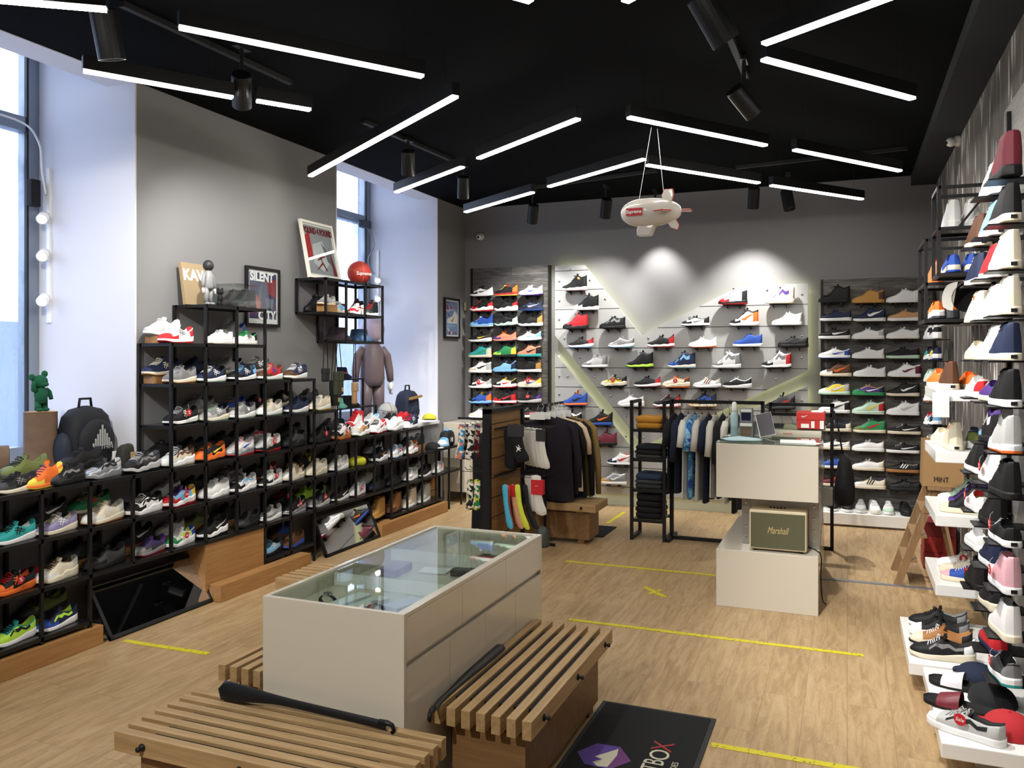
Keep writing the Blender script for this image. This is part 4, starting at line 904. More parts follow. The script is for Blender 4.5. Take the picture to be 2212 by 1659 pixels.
# floor mats
mt = thing('door_mat', 'black doormat with purple polygon logo beside the right bench', 'mat', (-.815, 3.3, 0))
MB().box((-1.08, 2.55, .0005), (-.55, 3.806, .006)).build('rubber_border', mat('mat_rubber', '#2b2d2e', .7), mt)
MB().box((-1.06, 2.57, .005), (-.572, 3.786, .009)).build('carpet_field', mat('mat_pile', '#16171a', .95, bump=.6, bscale=900), mt)
lx = P(1305, 1632, Z=.009)
hexp = [P(u, v, Z=.0092) for u, v in ((1247, 1624), (1290, 1606), (1340, 1614), (1363, 1645), (1318, 1662), (1262, 1650))]
MB().prism(hexp, (0, 0, .0008)).build('polygon_logo', mat('logo_purple', '#5c4693', .9), mt)
q = hexp; ctr = sum(q, Vector()) / 6
MB().prism([ctr, q[2], q[3], q[4]], (0, 0, .0011)).build('polygon_facet', mat('logo_plum', '#6e3f78', .9), mt)
MB().prism([P(u, v, Z=.0096) for u, v in ((1336, 1618), (1333, 1632), (1312, 1657), (1290, 1655), (1280, 1646), (1302, 1640), (1284, 1634), (1305, 1628))], (0, 0, .001)).build('shoe_emblem', mat('logo_bone', '#c8c3ae', .9), mt)
tM = lambda u, v: frame_M(P(u, v, Z=.0095), (0, 1, 0), (-1, 0, 0))
text('lettering', 'X', .125, tM(1434, 1613), mat('logo_red', '#9c3733', .9), mt, ext=.0004)
text('lettering', 'O', .118, tM(1427, 1631), mat('logo_bone', '#c8c3ae', .9), mt, ext=.0004)
text('lettering', 'OTB', .118, tM(1408, 1661), mat('logo_bone', '#c8c3ae', .9), mt, ext=.0004, sx=.7)
text('lettering', 'SHOES', .036, tM(1455, 1660), mat('logo_bone', '#c8c3ae', .9), mt, ext=.0004)
tag(MB().box((-2.56, 7.25, .0005), (-2.06, 7.73, .008)).build('door_mat', mat('mat_pile', '#16171a'), base=(-2.3, 7.5, 0)), 'small plain dark mat on the floor behind the far bench', 'mat')
for a, b, lab in (((268, 1384), (450, 1412), 'left of the front bench'), ((1228, 1338), (1866, 1416), 'crossing the floor between white case and counter'), ((1536, 1608), (1860, 1664), 'starting at the black doormat'),
                  ((1222, 1212), (1546, 1243), 'ending at the counter foot'), ((1311, 1131), (1349, 1106), 'short diagonal piece behind the far bench'), ((1393, 1268), (1437, 1290), 'small torn cross shaped piece before the counter'), ((1222, 1078), (1600, 1108), 'along the foot of the slatted panel')):
    p = P(*a, Z=.001); q = P(*b, Z=.001); d = (q - p).normalized(); n = Vector((-d.y, d.x, 0)) * .02; m = MB(); m.prism([p - n, q - n, q + n, p + n], (0, 0, .0012))
    if 'torn' in lab: c = (p + q) / 2; e = Vector((d.y, -d.x, 0)) * .07 + d * .03; m.prism([c - e - d * .012, c + e - d * .012, c + e + d * .012, c - e + d * .012], (0, 0, .0016))
    tag(m.build('floor_tape', M_yellow, base=tuple(p)), 'yellow floor tape ' + lab, 'tape', 'yellow tape marks on the floor')
tag(MB().box((-.17, 6.50, .0005), (XR, 6.54, .006)).build('threshold_strip', M_alu, base=(.3, 6.5, 0)), 'thin grey metal strip across the floor right of the counter', 'strip')

# ================================================================ counter
ct = thing('sales_counter', 'white glossy sales counter of stacked boxes with a glass top', 'counter', (-.487, 6.0, 0))
MB().box((-.805, 5.565, 0), (-.17, 6.92, .376)).build('base_box', M_gloss, ct, bevel=.002)
MB().box((-.805, 5.565, .719), (-.169, 6.32, 1.076)).build('upper_box', M_gloss, ct, bevel=.002)
MB().box((-.807, 5.563, 1.077), (-.167, 6.32, 1.085)).build('glass_top', M_glassT, ct)
MB().box((-.66, 5.80, .377), (-.175, 6.3, .718)).build('column', mat('column_white', '#dcdad4', .4), ct)
m = mat('bolted_metal', '#a9a8a4', .35, .8)
for x0, x1 in ((-.665, -.61), (-.235, -.17)):
    o = MB().box((x0, 5.782, .377), (x1, 5.80, .718)).build('bolted_strip', m, ct)
    for z in (.42, .50, .58, .66):
        MB().lathe([(.009, 0), (.008, .004), (.0005, .005)], 10, 0, Matrix.Translation(((x0 + x1) / 2, 5.782, z)) @ Matrix.Rotation(PI / 2, 4, 'X')).build('bolt_head', M_chrome, o)
cd_ = thing('service_desk', 'taller white service desk with glass top behind the front counter', 'counter', (-.36, 6.65, .378))
MB().box((-.60, 6.34, .378), (-.172, 6.9, 1.108)).build('desk_body', M_gloss, cd_, bevel=.002)
MB().box((-.80, 6.40, 1.109), (-.148, 6.92, 1.116)).build('glass_top', M_glassT, cd_)
MB().box((-.80, 6.45, .60), (-.62, 6.9, 1.108)).build('desk_side', M_gloss, cd_)
MB().box((-.435, 6.334, 1.02), (-.37, 6.339, 1.09)).build('payment_sticker', mat('sticker_red', '#b98a80', .6), cd_)
# loudspeaker
sp = thing('loudspeaker', 'cream retro loudspeaker with olive cloth grille on the low white box', 'loudspeaker', (-.419, 5.68, .377))
MB().box((-.597, 5.60, .390), (-.241, 5.775, .645)).build('cabinet', mat('cream_vinyl', '#d3c5a4', .6, bump=.3, bscale=700), sp, bevel=.008)
gr = MB().box((-.587, 5.594, .402), (-.251, 5.602, .628)).build('grille_cloth', mat('grille_olive', '#5d5d45', .9, bump=.8, bscale=900), sp)
text('logo_lettering', 'Marshall', .062, frame_M((-.419, 5.5935, .517), (1, 0, 0), (0, 0, 1)), mat('logo_gold', '#cbb27c', .4), gr, shear=.35, sx=.62)
for x in (-.565, -.273):
    for y in (5.63, 5.75): MB().lathe([(.012, 0), (.012, .014)], 12, 0, Matrix.Translation((x, y, .377))).build('rubber_foot', M_blackr, sp)
for k in range(5): MB().lathe([(.006, 0), (.006, .008), (.0005, .008)], 10, 0, Matrix.Translation((-.47 + .022 * k, 5.70, .645))).build('control_knob', M_black, sp)
def cable(pts, lab, r=.004, m=M_blackr, nm='cable', cat='cable'):
    pts = [Vector(p) for p in pts]; q = []
    for i in range(len(pts) - 1):
        a = pts[max(0, i - 1)]; b = pts[i]; c = pts[i + 1]; d = pts[min(len(pts) - 1, i + 2)]
        for k in range(6):
            t = k / 6; q.append(.5 * ((2 * b) + (c - a) * t + (2 * a - 5 * b + 4 * c - d) * t * t + (3 * b - a - 3 * c + d) * t ** 3))
    q.append(pts[-1]); return tag(MB().tube(q, r, 6).build(nm, m, None, True, base=tuple(pts[0])), lab, cat)
cable([(-.26, 5.76, .40), (-.18, 5.70, .385), (-.155, 5.68, .35), (-.158, 5.68, .22), (-.15, 5.75, .06), (-.13, 5.85, .004)], 'black power cable running down from the loudspeaker')
cable([(-.155, 5.8, 1.02), (-.14, 5.78, .95), (-.15, 5.80, .85), (-.155, 5.8, .72), (-.15, 5.82, .55)], 'grey looped cable on the right end of the counter', .003, M_alu)
# on the counter
flat('paper_stack', 'white papers lying at the right of the counter glass', 'papers', (-.30, 5.70, 1.086), .22, .12, .012, '#f1f1f0', 4)
flat('paper_sheet', 'single white sheet slipped under the white papers', 'paper', (-.22, 5.69, 1.0855), .12, .11, .0004, '#ebebea', -18)
mk = MB(); 
def blob(c, r, seed, n=18, amp=.25):
    random.seed(seed); m = MB(); ph = [random.uniform(0, 6) for _ in range(6)]
    def fn(i, j):
        t = PI * j / 9; a = 2 * PI * i / n; k = 1 + amp * (math.sin(3 * a + ph[0]) * .4 + math.sin(5 * a + ph[1] + t) * .3 + math.sin(4 * t + ph[2]) * .3)
        return Vector((c[0] + r[0] * k * math.sin(t) * math.cos(a), c[1] + r[1] * k * math.sin(t) * math.sin(a), max(c[2], c[2] + r[2] * .35 + r[2] * k * math.cos(t))))
    m.grid(fn, n, 10, closeu=True); m.f = [tuple(reversed(f)) for f in m.f]; return m
tag(blob((-.66, 5.70, 1.086), (.13, .075, .018), 3).build('mask_pack', mat('mask_blue', '#b9d3dc', .35), None, True, base=(-.66, 5.7, 1.086)), 'crumpled clear pack of pale blue face masks on the counter', 'face masks')
t = thing('spray_bottle', 'tall pale blue bottle with white cap on the counter', 'bottle', (-.735, 5.95, 1.086))
MB().lathe([(.022, 0), (.026, .01), (.026, .15), (.014, .18)], 18, 0, Matrix.Translation((-.735, 5.95, 1.086))).build('bottle_body', mat('bottle_blue', '#a9c6c8', .3), t, True)
MB().lathe([(.016, .178), (.018, .19), (.016, .235), (.008, .245)], 14, 0, Matrix.Translation((-.735, 5.95, 1.086))).build('bottle_cap', M_txw, t, True)
def toybox(c, w, d, h, lab, col, face):
    t = thing('toy_box', lab, 'box', c, 'toy boxes on the counter'); m = MB(); m.box((c[0] - w / 2, c[1] - d / 2, c[2]), (c[0] + w / 2, c[1] + d / 2, c[2] + h)); m.build('carton', mat('carton_' + col[1:], col, .5), t, bevel=.001)
    MB().box((c[0] - w * .38, c[1] - d / 2 - .002, c[2] + h * .1), (c[0] + w * .38, c[1] - d / 2, c[2] + h * .68)).build('window', mat('box_window_' + face[1:], face, .15), t)
    MB().box((c[0] - w * .42, c[1] - d / 2 - .002, c[2] + h * .74), (c[0] + w * .42, c[1] - d / 2, c[2] + h * .93)).build('label_strip', M_paper, t)
toybox((-.655, 5.98, 1.086), .095, .08, .105, 'grey and white toy box with window, lower of two on the counter', '#74757a', '#6a5a48')
toybox((-.655, 5.98, 1.1925), .085, .07, .095, 'toy box with dark blue window stacked topmost on the counter', '#86888e', '#22263c')
toybox((-.60, 6.06, 1.086), .05, .06, .15, 'narrow white toy box behind the stacked toy boxes', '#b6b6b4', '#8b8a86')
t = thing('brochure_holder', 'empty clear acrylic brochure holder at the left counter edge', 'holder', (-.755, 5.82, 1.086))
m = MB(); m.prism([(-.80, 5.82, 1.087), (-.71, 5.82, 1.087), (-.70, 5.90, 1.16), (-.79, 5.90, 1.16)], (0, -.003, .002)); m.build('acrylic_sheet', M_glassC, t)
m = MB(); m.box((-.80, 5.79, 1.087), (-.71, 5.793, 1.11)); m.build('front_lip', M_glassC, t)
t = thing('tablet_stand', 'dark leaning tablet screen in a pale frame on the counter', 'tablet', (-.535, 6.0, 1.086))
a = P(1628, 905, Y=6.0); 
R = Matrix.Rotation(math.radians(-14), 3, 'Y') @ Matrix.Rotation(math.radians(-16), 3, 'X')
MB().box((-.585, 5.99, 1.09), (-.475, 6.004, 1.255), 0, R).build('pale_frame', M_glossw, t)
MB().box((-.578, 5.984, 1.094), (-.476, 5.99, 1.252), 0, R, (-.53, 5.997, 1.1725)).build('screen', mat('screen_dark', '#3c3640', .2), t)
MB().box((-.56, 6.0, 1.086), (-.49, 6.07, 1.092)).build('stand_foot', M_glossw, t)
t = thing('shoe_box', 'red shoe box with white tick and labels on the service desk', 'box', (-.235, 6.52, 1.117))
bx = (-.345, 6.42, 1.1175); by = (-.155, 6.70, 1.205)
MB().box(bx, by).build('box_body', mat('carton_red', '#bb2b28', .5), t, bevel=.001)
MB().box((-.349, 6.416, 1.185), (-.151, 6.704, 1.235)).build('box_lid', mat('carton_red_lid', '#c4332e', .5), t, bevel=.002)
for x0, x1, z0, z1 in ((-.315, -.26, 1.125, 1.155), (-.245, -.222, 1.125, 1.175), (-.185, -.157, 1.12, 1.18)): MB().box((x0, 6.414, z0), (x1, 6.4155, z1)).build('paper_label', M_paper, t)
sw = [(0, .35), (.12, .05), (.3, 0), (.6, .22), (1, .62), (.6, .36), (.3, .2), (.14, .28)]
def swoosh(M_, w, h, m, par, name='tick_mark'):
    mb = MB(); mb.prism([M_ @ Vector(((x - .5) * w, (y - .3) * h, 0)) for x, y in sw], (M_ @ Vector((0, 0, .0008))) - (M_ @ Vector((0, 0, 0)))); return mb.build(name, m, par)
swoosh(frame_M((-.29, 6.4135, 1.212), (1, 0, 0), (0, 0, 1)), .05, .03, M_txw, t)
swoosh(frame_M((-.3505, 6.52, 1.17), (0, -1, 0), (0, 0, 1)), .17, .09, M_txw, t)
tag(blob((-.20, 6.52, 1.236), (.05, .06, .01), 5).build('tissue_paper', M_paper, None, True, base=(-.2, 6.52, 1.236)), 'white tissue paper on the red shoe box', 'paper')
flat('headset_case', 'black oblong case on the service desk glass', 'case', (-.50, 6.50, 1.117), .11, .05, .03, '#17181a', 8)
flat('socket_block', 'clear grey plastic box fixed to the right side of the service desk', 'box', (-.134, 6.50, .56), .07, .12, .12, '#a9a8a4', 0)
# ================================================================ clothes rails
def tube_rail(t, pts, w=.03):
    for nm, a, b in pts: MB().bar(a, b, w).build(nm, M_black, t)
r1 = thing('rack_shelf', 'narrow black metal rack with folded clothes on glass shelves', 'shelf', (-1.65, 7.44, 0))
for x in (-1.80, -1.505):
    for y in (7.28, 7.60): MB().box((x - .014, y - .014, 0), (x + .014, y + .014, 1.255)).build('post', M_black, r1)
    for z in (.015, 1.24): MB().box((x - .0139, 7.29, z - .014), (x + .0139, 7.59, z + .0139)).build('cross_bar', M_black, r1)
ZS = [1.00, .735, .46, .19]
for z in ZS:
    MB().box((-1.80, 7.275, z - .028), (-1.505, 7.30, z - .006)).build('shelf_rail', M_black, r1); MB().box((-1.80, 7.58, z - .028), (-1.505, 7.605, z - .006)).build('shelf_rail', M_black, r1)
    MB().box((-1.79, 7.28, z - .006), (-1.515, 7.60, z)).build('glass_shelf', mat('dark_glass', '#2b3531', .08, alpha=.75), r1)
def folded(c, w, d, layers, lab, cols, name='folded_garment', grp='folded clothes on the black rack'):
    z = c[2]
    for k, (h, col) in enumerate(zip(layers, cols)):
        m = MB(); n = 20
        def fn(i, j, z=z, h=h, k=k):
            a = 2 * PI * j / n; e = .6; rx = w / 2 * (1 - .04 * math.sin(k * 2 + i)); ry = d / 2; r = [(.05, 0), (.93, 0), (1, .25), (1, .7), (.93, 1), (.5, 1.06), (.03, 1.02)][i]
            ca, sa = math.cos(a), math.sin(a); sx = math.copysign(abs(ca) ** .35, ca); sy = math.copysign(abs(sa) ** .35, sa)
            return (c[0] + rx * r[0] * sx + .004 * math.sin(5 * a + k), c[1] + ry * r[0] * sy, z + h * r[1] * (1 + .06 * math.sin(3 * a + k)))
        m.grid(lambda j, i: fn(i, j % n), n, 7, closeu=True); m.f = [tuple(reversed(f)) for f in m.f]
        tag(m.build(name, mat('cloth_' + col[1:], col, .9, bump=.5, bscale=300), None, True, base=(c[0], c[1], z)), lab[k], 'clothing', grp)
        z += h * 1.08
folded((-1.652, 7.43, 1.0), .25, .27, [.05, .055], ['mustard yellow folded top, lower one on the top rack shelf', 'mustard yellow folded top with dark stripes, upper one on the top rack shelf'], ['#b9802c', '#c48a33'])
folded((-1.652, 7.43, .735), .26, .27, [.03, .04, .035], ['dark grey folded trousers at the bottom of the second rack shelf', 'black folded trousers in the middle of the second rack shelf', 'black crumpled top on the second rack shelf pile'], ['#3b3b39', '#17151b', '#191820'])
folded((-1.652, 7.43, .46), .26, .27, [.04, .035, .05], ['dark grey folded jeans at the bottom of the third rack shelf', 'washed grey folded jeans on the third rack shelf', 'blue denim folded jeans on top of the third shelf pile'], ['#2f3234', '#3a3e41', '#2a3850'])
folded((-1.652, 7.43, .19), .25, .27, [.05, .05, .05, .06], ['black folded hoodie, lowest on the bottom rack shelf', 'black folded hoodie, second on the bottom rack shelf', 'black folded hoodie, third on the bottom rack shelf', 'black rumpled hoodie topping the bottom rack pile'], ['#121214', '#151517', '#111113', '#161619'])
r2 = thing('clothes_rail', 'black square tube clothes rail with a row of shirts beside the folded clothes rack', 'clothes rail', (-1.08, 7.45, 0))
tube_rail(r2, [('top_rail', (-1.47, 7.45, 1.245), (-.68, 7.45, 1.245)), ('post', (-1.47, 7.45, 0), (-1.47, 7.45, 1.26)), ('post', (-.68, 7.45, 0), (-.68, 7.45, 1.26)), ('floor_bar', (-1.47, 7.45, .015), (-.68, 7.45, .015)), ('foot_bar', (-1.47, 7.27, .015), (-1.47, 7.63, .015)), ('foot_bar', (-.68, 7.27, .015), (-.68, 7.63, .015))])
r3 = thing('clothes_rail', 'shorter black clothes rail standing behind the red shoe box', 'clothes rail', (-.38, 7.5, 0))
tube_rail(r3, [('top_rail', (-.62, 7.5, 1.235), (-.10, 7.5, 1.235)), ('post', (-.62, 7.5, 0), (-.62, 7.5, 1.25)), ('post', (-.12, 7.5, 0), (-.12, 7.5, 1.25)), ('lower_rail', (-.62, 7.5, 1.15), (-.12, 7.5, 1.15)), ('floor_bar', (-.62, 7.5, .015), (-.12, 7.5, .015))], .028)
def clothmat(col, kind=None, col2=None):
    nm = 'cloth_' + col[1:] + (kind or '')
    if kind == 'tie':
        def f(nt, N, L, b):
            n = noise(N, L, mapped(N, L), 9, 4, .6, 1.5); L.new(ramp(N, L, n, [(.36, '#2c3a9a'), (.47, '#3f8fc4'), (.55, '#9fd0e6'), (.64, '#4a3aa4')]), b.inputs['Base Color']); b.inputs['Roughness'].default_value = .9
        return nodes_mat(nm, f)
    if kind == 'pat':
        def f(nt, N, L, b):
            v = N.new('ShaderNodeTexVoronoi'); v.inputs['Scale'].default_value = 38; L.new(mapped(N, L), v.inputs['Vector']); sp = N.new('ShaderNodeSeparateColor'); L.new(v.outputs['Color'], sp.inputs[0])
            c = ramp(N, L, sp.outputs[0], [(0, col), (.58, col2), (.8, '#e3dccc')], 'CONSTANT'); L.new(c, b.inputs['Base Color']); b.inputs['Roughness'].default_value = .9
        return nodes_mat('cloth_' + col[1:] + 'pat' + col2[1:], f)
    return mat(nm, col, .92, bump=.5, bscale=260)
def garment(c, ang, ztop, zbot, hw, lab, m, sleeve, grp, name='t_shirt', seed=1, extra=None, th=.022):
    """c = (x, y) under the rail hook; ang = direction of the shoulders in the plan (deg)"""
    t = thing(name, lab, 'clothing', (c[0], c[1], ztop), grp); d = Vector((math.cos(math.radians(ang)), math.sin(math.radians(ang)), 0)); n = Vector((-d.y, d.x, 0)); o = Vector((c[0], c[1], 0)); random.seed(seed); ph = random.uniform(0, 6)
    prof = [(0, .22, .5), (.015, .34, .9), (.05, .72, 1.0), (.085, .97, 1.1), (.13, 1.0, 1.25), (.3, .93, 1.3), (.55, .92, 1.25), (.8, .97, 1.3), (1, 1.0, 1.4)]
    H_ = ztop - zbot; m1 = MB(); K = 28
    def fn(j, i):
        f, w_, tk = prof[i]; a = 2 * PI * j / K; rip = 1 + (.15 + .55 * f) * math.sin(6 * a + ph) + .3 * f * math.sin(11 * a + 2 * ph)
        return o + d * (hw * w_ * math.cos(a)) + n * (th * tk * math.sin(a) * rip) + Vector((0, 0, ztop - H_ * f + .006 * math.sin(4 * a + ph) * f))
    m1.grid(fn, K, len(prof), closeu=True); m1.build('body_cloth', m, t, True)
    if sleeve:
        for sg in (1, -1):
            p = [o + d * sg * hw * .80 + Vector((0, 0, ztop - .055)), o + d * sg * hw * 1.0 + Vector((0, 0, ztop - .11)), o + d * sg * (hw * 1.12 + .01) + Vector((0, 0, ztop - .11 - sleeve * .5)), o + d * sg * (hw * 1.14 + .01) + n * .01 + Vector((0, 0, ztop - .11 - sleeve))]
            m2 = MB(); m2.tube(p, [.024, .034, .031, .030 if sleeve < .3 else .024], 10, flat=1.0); m2.build('sleeve', m, t, True)
    h = bpy.data.objects.new
    hm = MB(); zt = ztop + .01; z = Vector((0, 0, 1))
    hm.tube([o + d * sg_ * hw * .72 * k + z * (zt - .055 * k) for sg_, k in ((-1, 1), (-1, .5), (1, 0), (1, .5), (1, 1))], .006, 6)
    hg = thing('clothes_hanger', 'black hanger holding the ' + lab.split(',')[0], 'hanger', (c[0], c[1], zt), grp.replace('clothes', 'hangers').replace('shirts', 'shirt hangers'))
    hm.build('shoulder_bar', M_black, hg, True)
    k = MB(); k.tube([o + z * zt, o + z * (zt + .045), o + z * (zt + .055) + n * .008, o + z * (zt + .075) + n * .022, o + z * (zt + .095) + n * .008, o + z * (zt + .088) - n * .012], .0022, 6); k.build('hook', M_chrome, hg, True)
    return t
G2 = 'shirts and sweaters on the clothes rail'
rail = [(1456, 'black jacket, first on the rail beside the folded clothes', '#141416', None, .16, .43, 'jacket'), (1471, 'navy sweatshirt, second from left on the rail', '#1a2236', None, .3, .44, 'sweatshirt'), (1487, 'white t-shirt with wide sleeves, left of the tie dye shirt', '#dddbd3', None, .17, .39, 't_shirt'),
  (1501, 'blue and violet tie dye t-shirt', '#4060c0', 'tie', .2, .40, 't_shirt'), (1516, 'pale grey t-shirt right of the tie dye shirt', '#c9c6bd', None, .2, .38, 't_shirt'), (1531, 'navy t-shirt with small white dot, between pale shirts', '#182038', None, .2, .37, 't_shirt'),
  (1546, 'off white long t-shirt left of the black one', '#d2cfc6', None, .24, .42, 't_shirt'), (1561, 'black sweatshirt left of the white hooded one', '#161618', None, .3, .42, 'sweatshirt'), (1576, 'white hooded sweatshirt with long sleeves', '#dedad0', None, .55, .38, 'hoodie'), (1593, 'black hoodie at the right end of the rail, partly hidden', '#121213', None, .5, .30, 'hoodie')]
for i, (u, lab, col, kd, slv, zb, nm) in enumerate(rail):
    x = P(u, 900, Y=7.45)[0]; garment((x, 7.45), 90 - 6, 1.135, zb, .20, lab, clothmat(col, kd), slv, G2, nm, i + 2, th=.014)
for i, (x, lab, col) in enumerate([(-.52, 'small white garment on the short rail behind the counter', '#d9d6cd'), (-.44, 'black garment, second on the short rail', '#151517'), (-.36, 'black garment, third on the short rail', '#1b1b1e'), (-.29, 'charcoal garment, rightmost on the short rail', '#232327')]):
    garment((x, 7.5), 84, 1.05, .35, .17, lab, clothmat(col), .2, 'clothes on the short rail', 'shirt', i + 30, th=.014)
t = thing('backpack', 'black bag hanging in shadow between counter and right plank panel', 'bag', (-.02, 7.40, .42))
blob((-.02, 7.40, .42), (.08, .12, .30), 9, amp=.1).build('bag_body', mat('bag_black', '#131315', .8), t, True)
MB().tube([(-.03, 7.42, .80), (-.07, 7.45, 1.05), (-.105, 7.485, 1.19)], .008, 6).build('shoulder_strap', M_blackr, t, True)

XS = -2.68
st = thing('sock_stand', 'black framed display stand with oak boards and hooks full of socks', 'display stand', (XS, 6.5, 0))
MB().box((XS - .03, 6.02, 0), (XS + .03, 6.07, 1.225)).build('near_post', M_black, st)
MB().box((XS - .03, 6.02, 1.19), (XS + .03, 6.80, 1.225)).build('top_beam', M_black, st)
MB().box((XS - .03, 6.75, 0), (XS + .03, 6.80, 1.19)).build('far_post', M_black, st)
MB().box((XS - .01, 6.07, .05), (XS + .01, 6.75, 1.19)).build('oak_board', nodes_mat('oak_board', wood_mat('#7d5e3a', '#a07b4e', 'y')), st)
for z in (.18, .34, .50, .66, .82, .98, 1.10): MB().box((XS + .01, 6.07, z - .003), (XS + .012, 6.75, z + .003)).build('board_groove', M_blackr, st)
for y in (6.35, 6.76): MB().bar((XS - .3, y, .012), (XS + .33, y, .012), .024).build('floor_foot', M_black, st)
for z in (1.06, .68): MB().bar((XS + .03, 6.14, z), (XS + .03, 6.60, z), .012).build('hook_rail', M_black, st)
for z in (1.07, .70): MB().bar((XS - .03, 6.14, z), (XS - .03, 6.60, z), .012).build('hook_rail', M_black, st)
for y in (6.16, 6.26, 6.36, 6.46, 6.56):
    for z in (1.06, .68): MB().tube([(XS + .03, y, z), (XS + .42, y, z), (XS + .44, y, z + .02)], .003, 6).build('wire_hook', M_black, st)
    for z in (1.07, .70): MB().tube([(XS - .03, y, z), (XS - .28, y, z), (XS - .30, y, z + .02)], .003, 6).build('wire_hook', M_black, st)
def sock(p, w, h, m, lab, rot=0, lean=0, band=None, grp='socks on the sock stand', seed=0, name='sock_pair'):
    """a pair of socks hanging from its top centre p"""
    p = Vector(p); t = thing(name, lab, 'socks', tuple(p), grp); random.seed(seed + int(p.x * 1000)); ph = random.uniform(0, 6); K = 16
    d = Vector((math.cos(math.radians(rot)), math.sin(math.radians(rot)), 0)); n = Vector((-d.y, d.x, 0)); mb = MB()
    pr = [(0, .25, .35), (.03, .8, .8), (.12, .9, 1), (.4, .75, 1.1), (.65, .8, 1.2), (.85, 1.05, 1.2), (.96, .9, 1), (1, .3, .4)]
    def fn(j, i):
        f, a_, b_ = pr[i]; a = 2 * PI * j / K; return p + d * (w / 2 * a_ * math.cos(a) + lean * f * f) + n * (.014 * b_ * math.sin(a) * (1 + .25 * math.sin(5 * a + ph))) - Vector((0, 0, h * f))
    mb.grid(fn, K, len(pr), closeu=True); mb.build('knit', m, t, True)
    if band:
        q = MB(); q.box((-w * .48, -.018, -.10), (w * .48, .018, -.005)); o = q.build('card_band', band, None); o.parent = t; o.rotation_euler = (0, 0, math.radians(rot))
    return t
def SK(u, v, Y):
    p = P(u, v, Y=Y)
    if u > 1050: p.x = max(p.x, XS + .075 + .012 * ((u - 1060) / 10))
    else: p.x = min(p.x, XS - .07)
    return p
mk_ = mat('sock_black', '#141416', .9); mw_ = mat('sock_white', '#d8d5cb', .9); cardk = mat('card_dark', '#2b2c2f', .6)
for i, (u, Y) in enumerate(((1072, 6.42), (1080, 6.32), (1088, 6.22))): sock(SK(u, 925, Y), .085, .33, mk_, 'black socks, %s of three, left on the upper hooks' % ['back', 'middle', 'front'][i], 0, .02, None, seed=i)
sock(SK(1100, 922, 6.34), .08, .30, mat('sock_maroon', '#571a24', .9), 'maroon socks behind the black packs on the upper hooks', 0, .02)
s = sock(SK(1114, 916, 6.14), .135, .30, mk_, 'large black sock pack with white emblem, front of the upper hooks', 0, .06, cardk)
e = SK(1119, 970, 6.118); em = MB(); c = e
for a in (-35, 60, 125, -120, 15): d = Vector((math.cos(math.radians(a)), 0, math.sin(math.radians(a)))); em.tube([c, c + d * .026], [.006, .003], 6)
em.ball(c + Vector((.004, 0, .028)), .005, 8); em.build('leaping_figure_mark', M_txw, s)
for i in range(5): sock(SK(1132 + 9 * i, 922 + i, 6.38 - .05 * i), .075, .32, mw_, 'white socks with grey lettering, %s of five on the upper hooks' % ORD[i], 0, .05, cardk if i == 4 else None, seed=i + 5)
lo = [(1069, 6.30, '#27355a', 'dark blue patterned'), (1077, 6.24, '#d8533e', 'coral red'), (1088, 6.16, '#4fb0d2', 'sky blue tie dye'), (1099, 6.34, '#2e6a48', 'green and violet'), (1108, 6.26, '#d99a78', 'peach'), (1118, 6.14, '#cdd645', 'lime yellow'), (1134, 6.30, '#26272a', 'charcoal')]
for i, (u, Y, col, nm) in enumerate(lo): sock(SK(u, 1046, Y), .055, .36, mat('sock_' + col[1:], col, .9, var=.15, vscale=40), nm + ' socks on the lower hooks of the sock stand', 0, .03 + .012 * i, M_red if i in (3, 4) else None, seed=i + 20)
s = sock(SK(1158, 1026, 6.16), .10, .32, mw_, 'white socks in a red band on the lower hooks', 0, .05)
b = SK(1160, 1052, 6.14); m = MB(); m.box((b.x - .05, 6.135, b.z - .06), (b.x + .05, 6.185, b.z + .055)); bd = m.build('red_band', M_red, s); swoosh(frame_M((b.x, 6.1345, b.z + .01), (1, .0, 0), (0, 0, 1)), .03, .016, M_txw, bd)
for i in range(2): sock(SK(1140 + 8 * i, 1026, 6.42 - .08 * i), .07, .30, mw_, 'plain white socks, %s of two on the lower hooks' % ['back', 'front'][i], 0, .04, seed=i + 40)
up = [(998, 6.2, '#2d86b6', '#e0765a', 'blue and coral patterned'), (1008, 6.3, '#141416', '#8a7a54', 'black and ochre patterned'), (1019, 6.2, '#1b1b1d', '#d8d6d0', 'black socks with white diagonal dash patterned'), (1030, 6.3, '#9b2630', '#34446e', 'red and blue patterned')]
for i, (u, Y, a, b, nm) in enumerate(up): sock(SK(u, 916, Y), .075, .30, clothmat(a, 'pat', b), nm.replace(' socks with', ' with') + ' socks hanging left of the sock stand', 0, -.03, seed=i + 50)
for i, (u, a, b, nm) in enumerate([(1016, '#17181a', '#9a9a70', 'black and olive dotted'), (1031, '#1f7a44', '#d9c93c', 'green and yellow dotted')]): sock(SK(u, 1035, 6.25), .07, .26, clothmat(a, 'pat', b), nm + ' socks, low on the left side of the sock stand', 0, -.01, seed=i + 60)
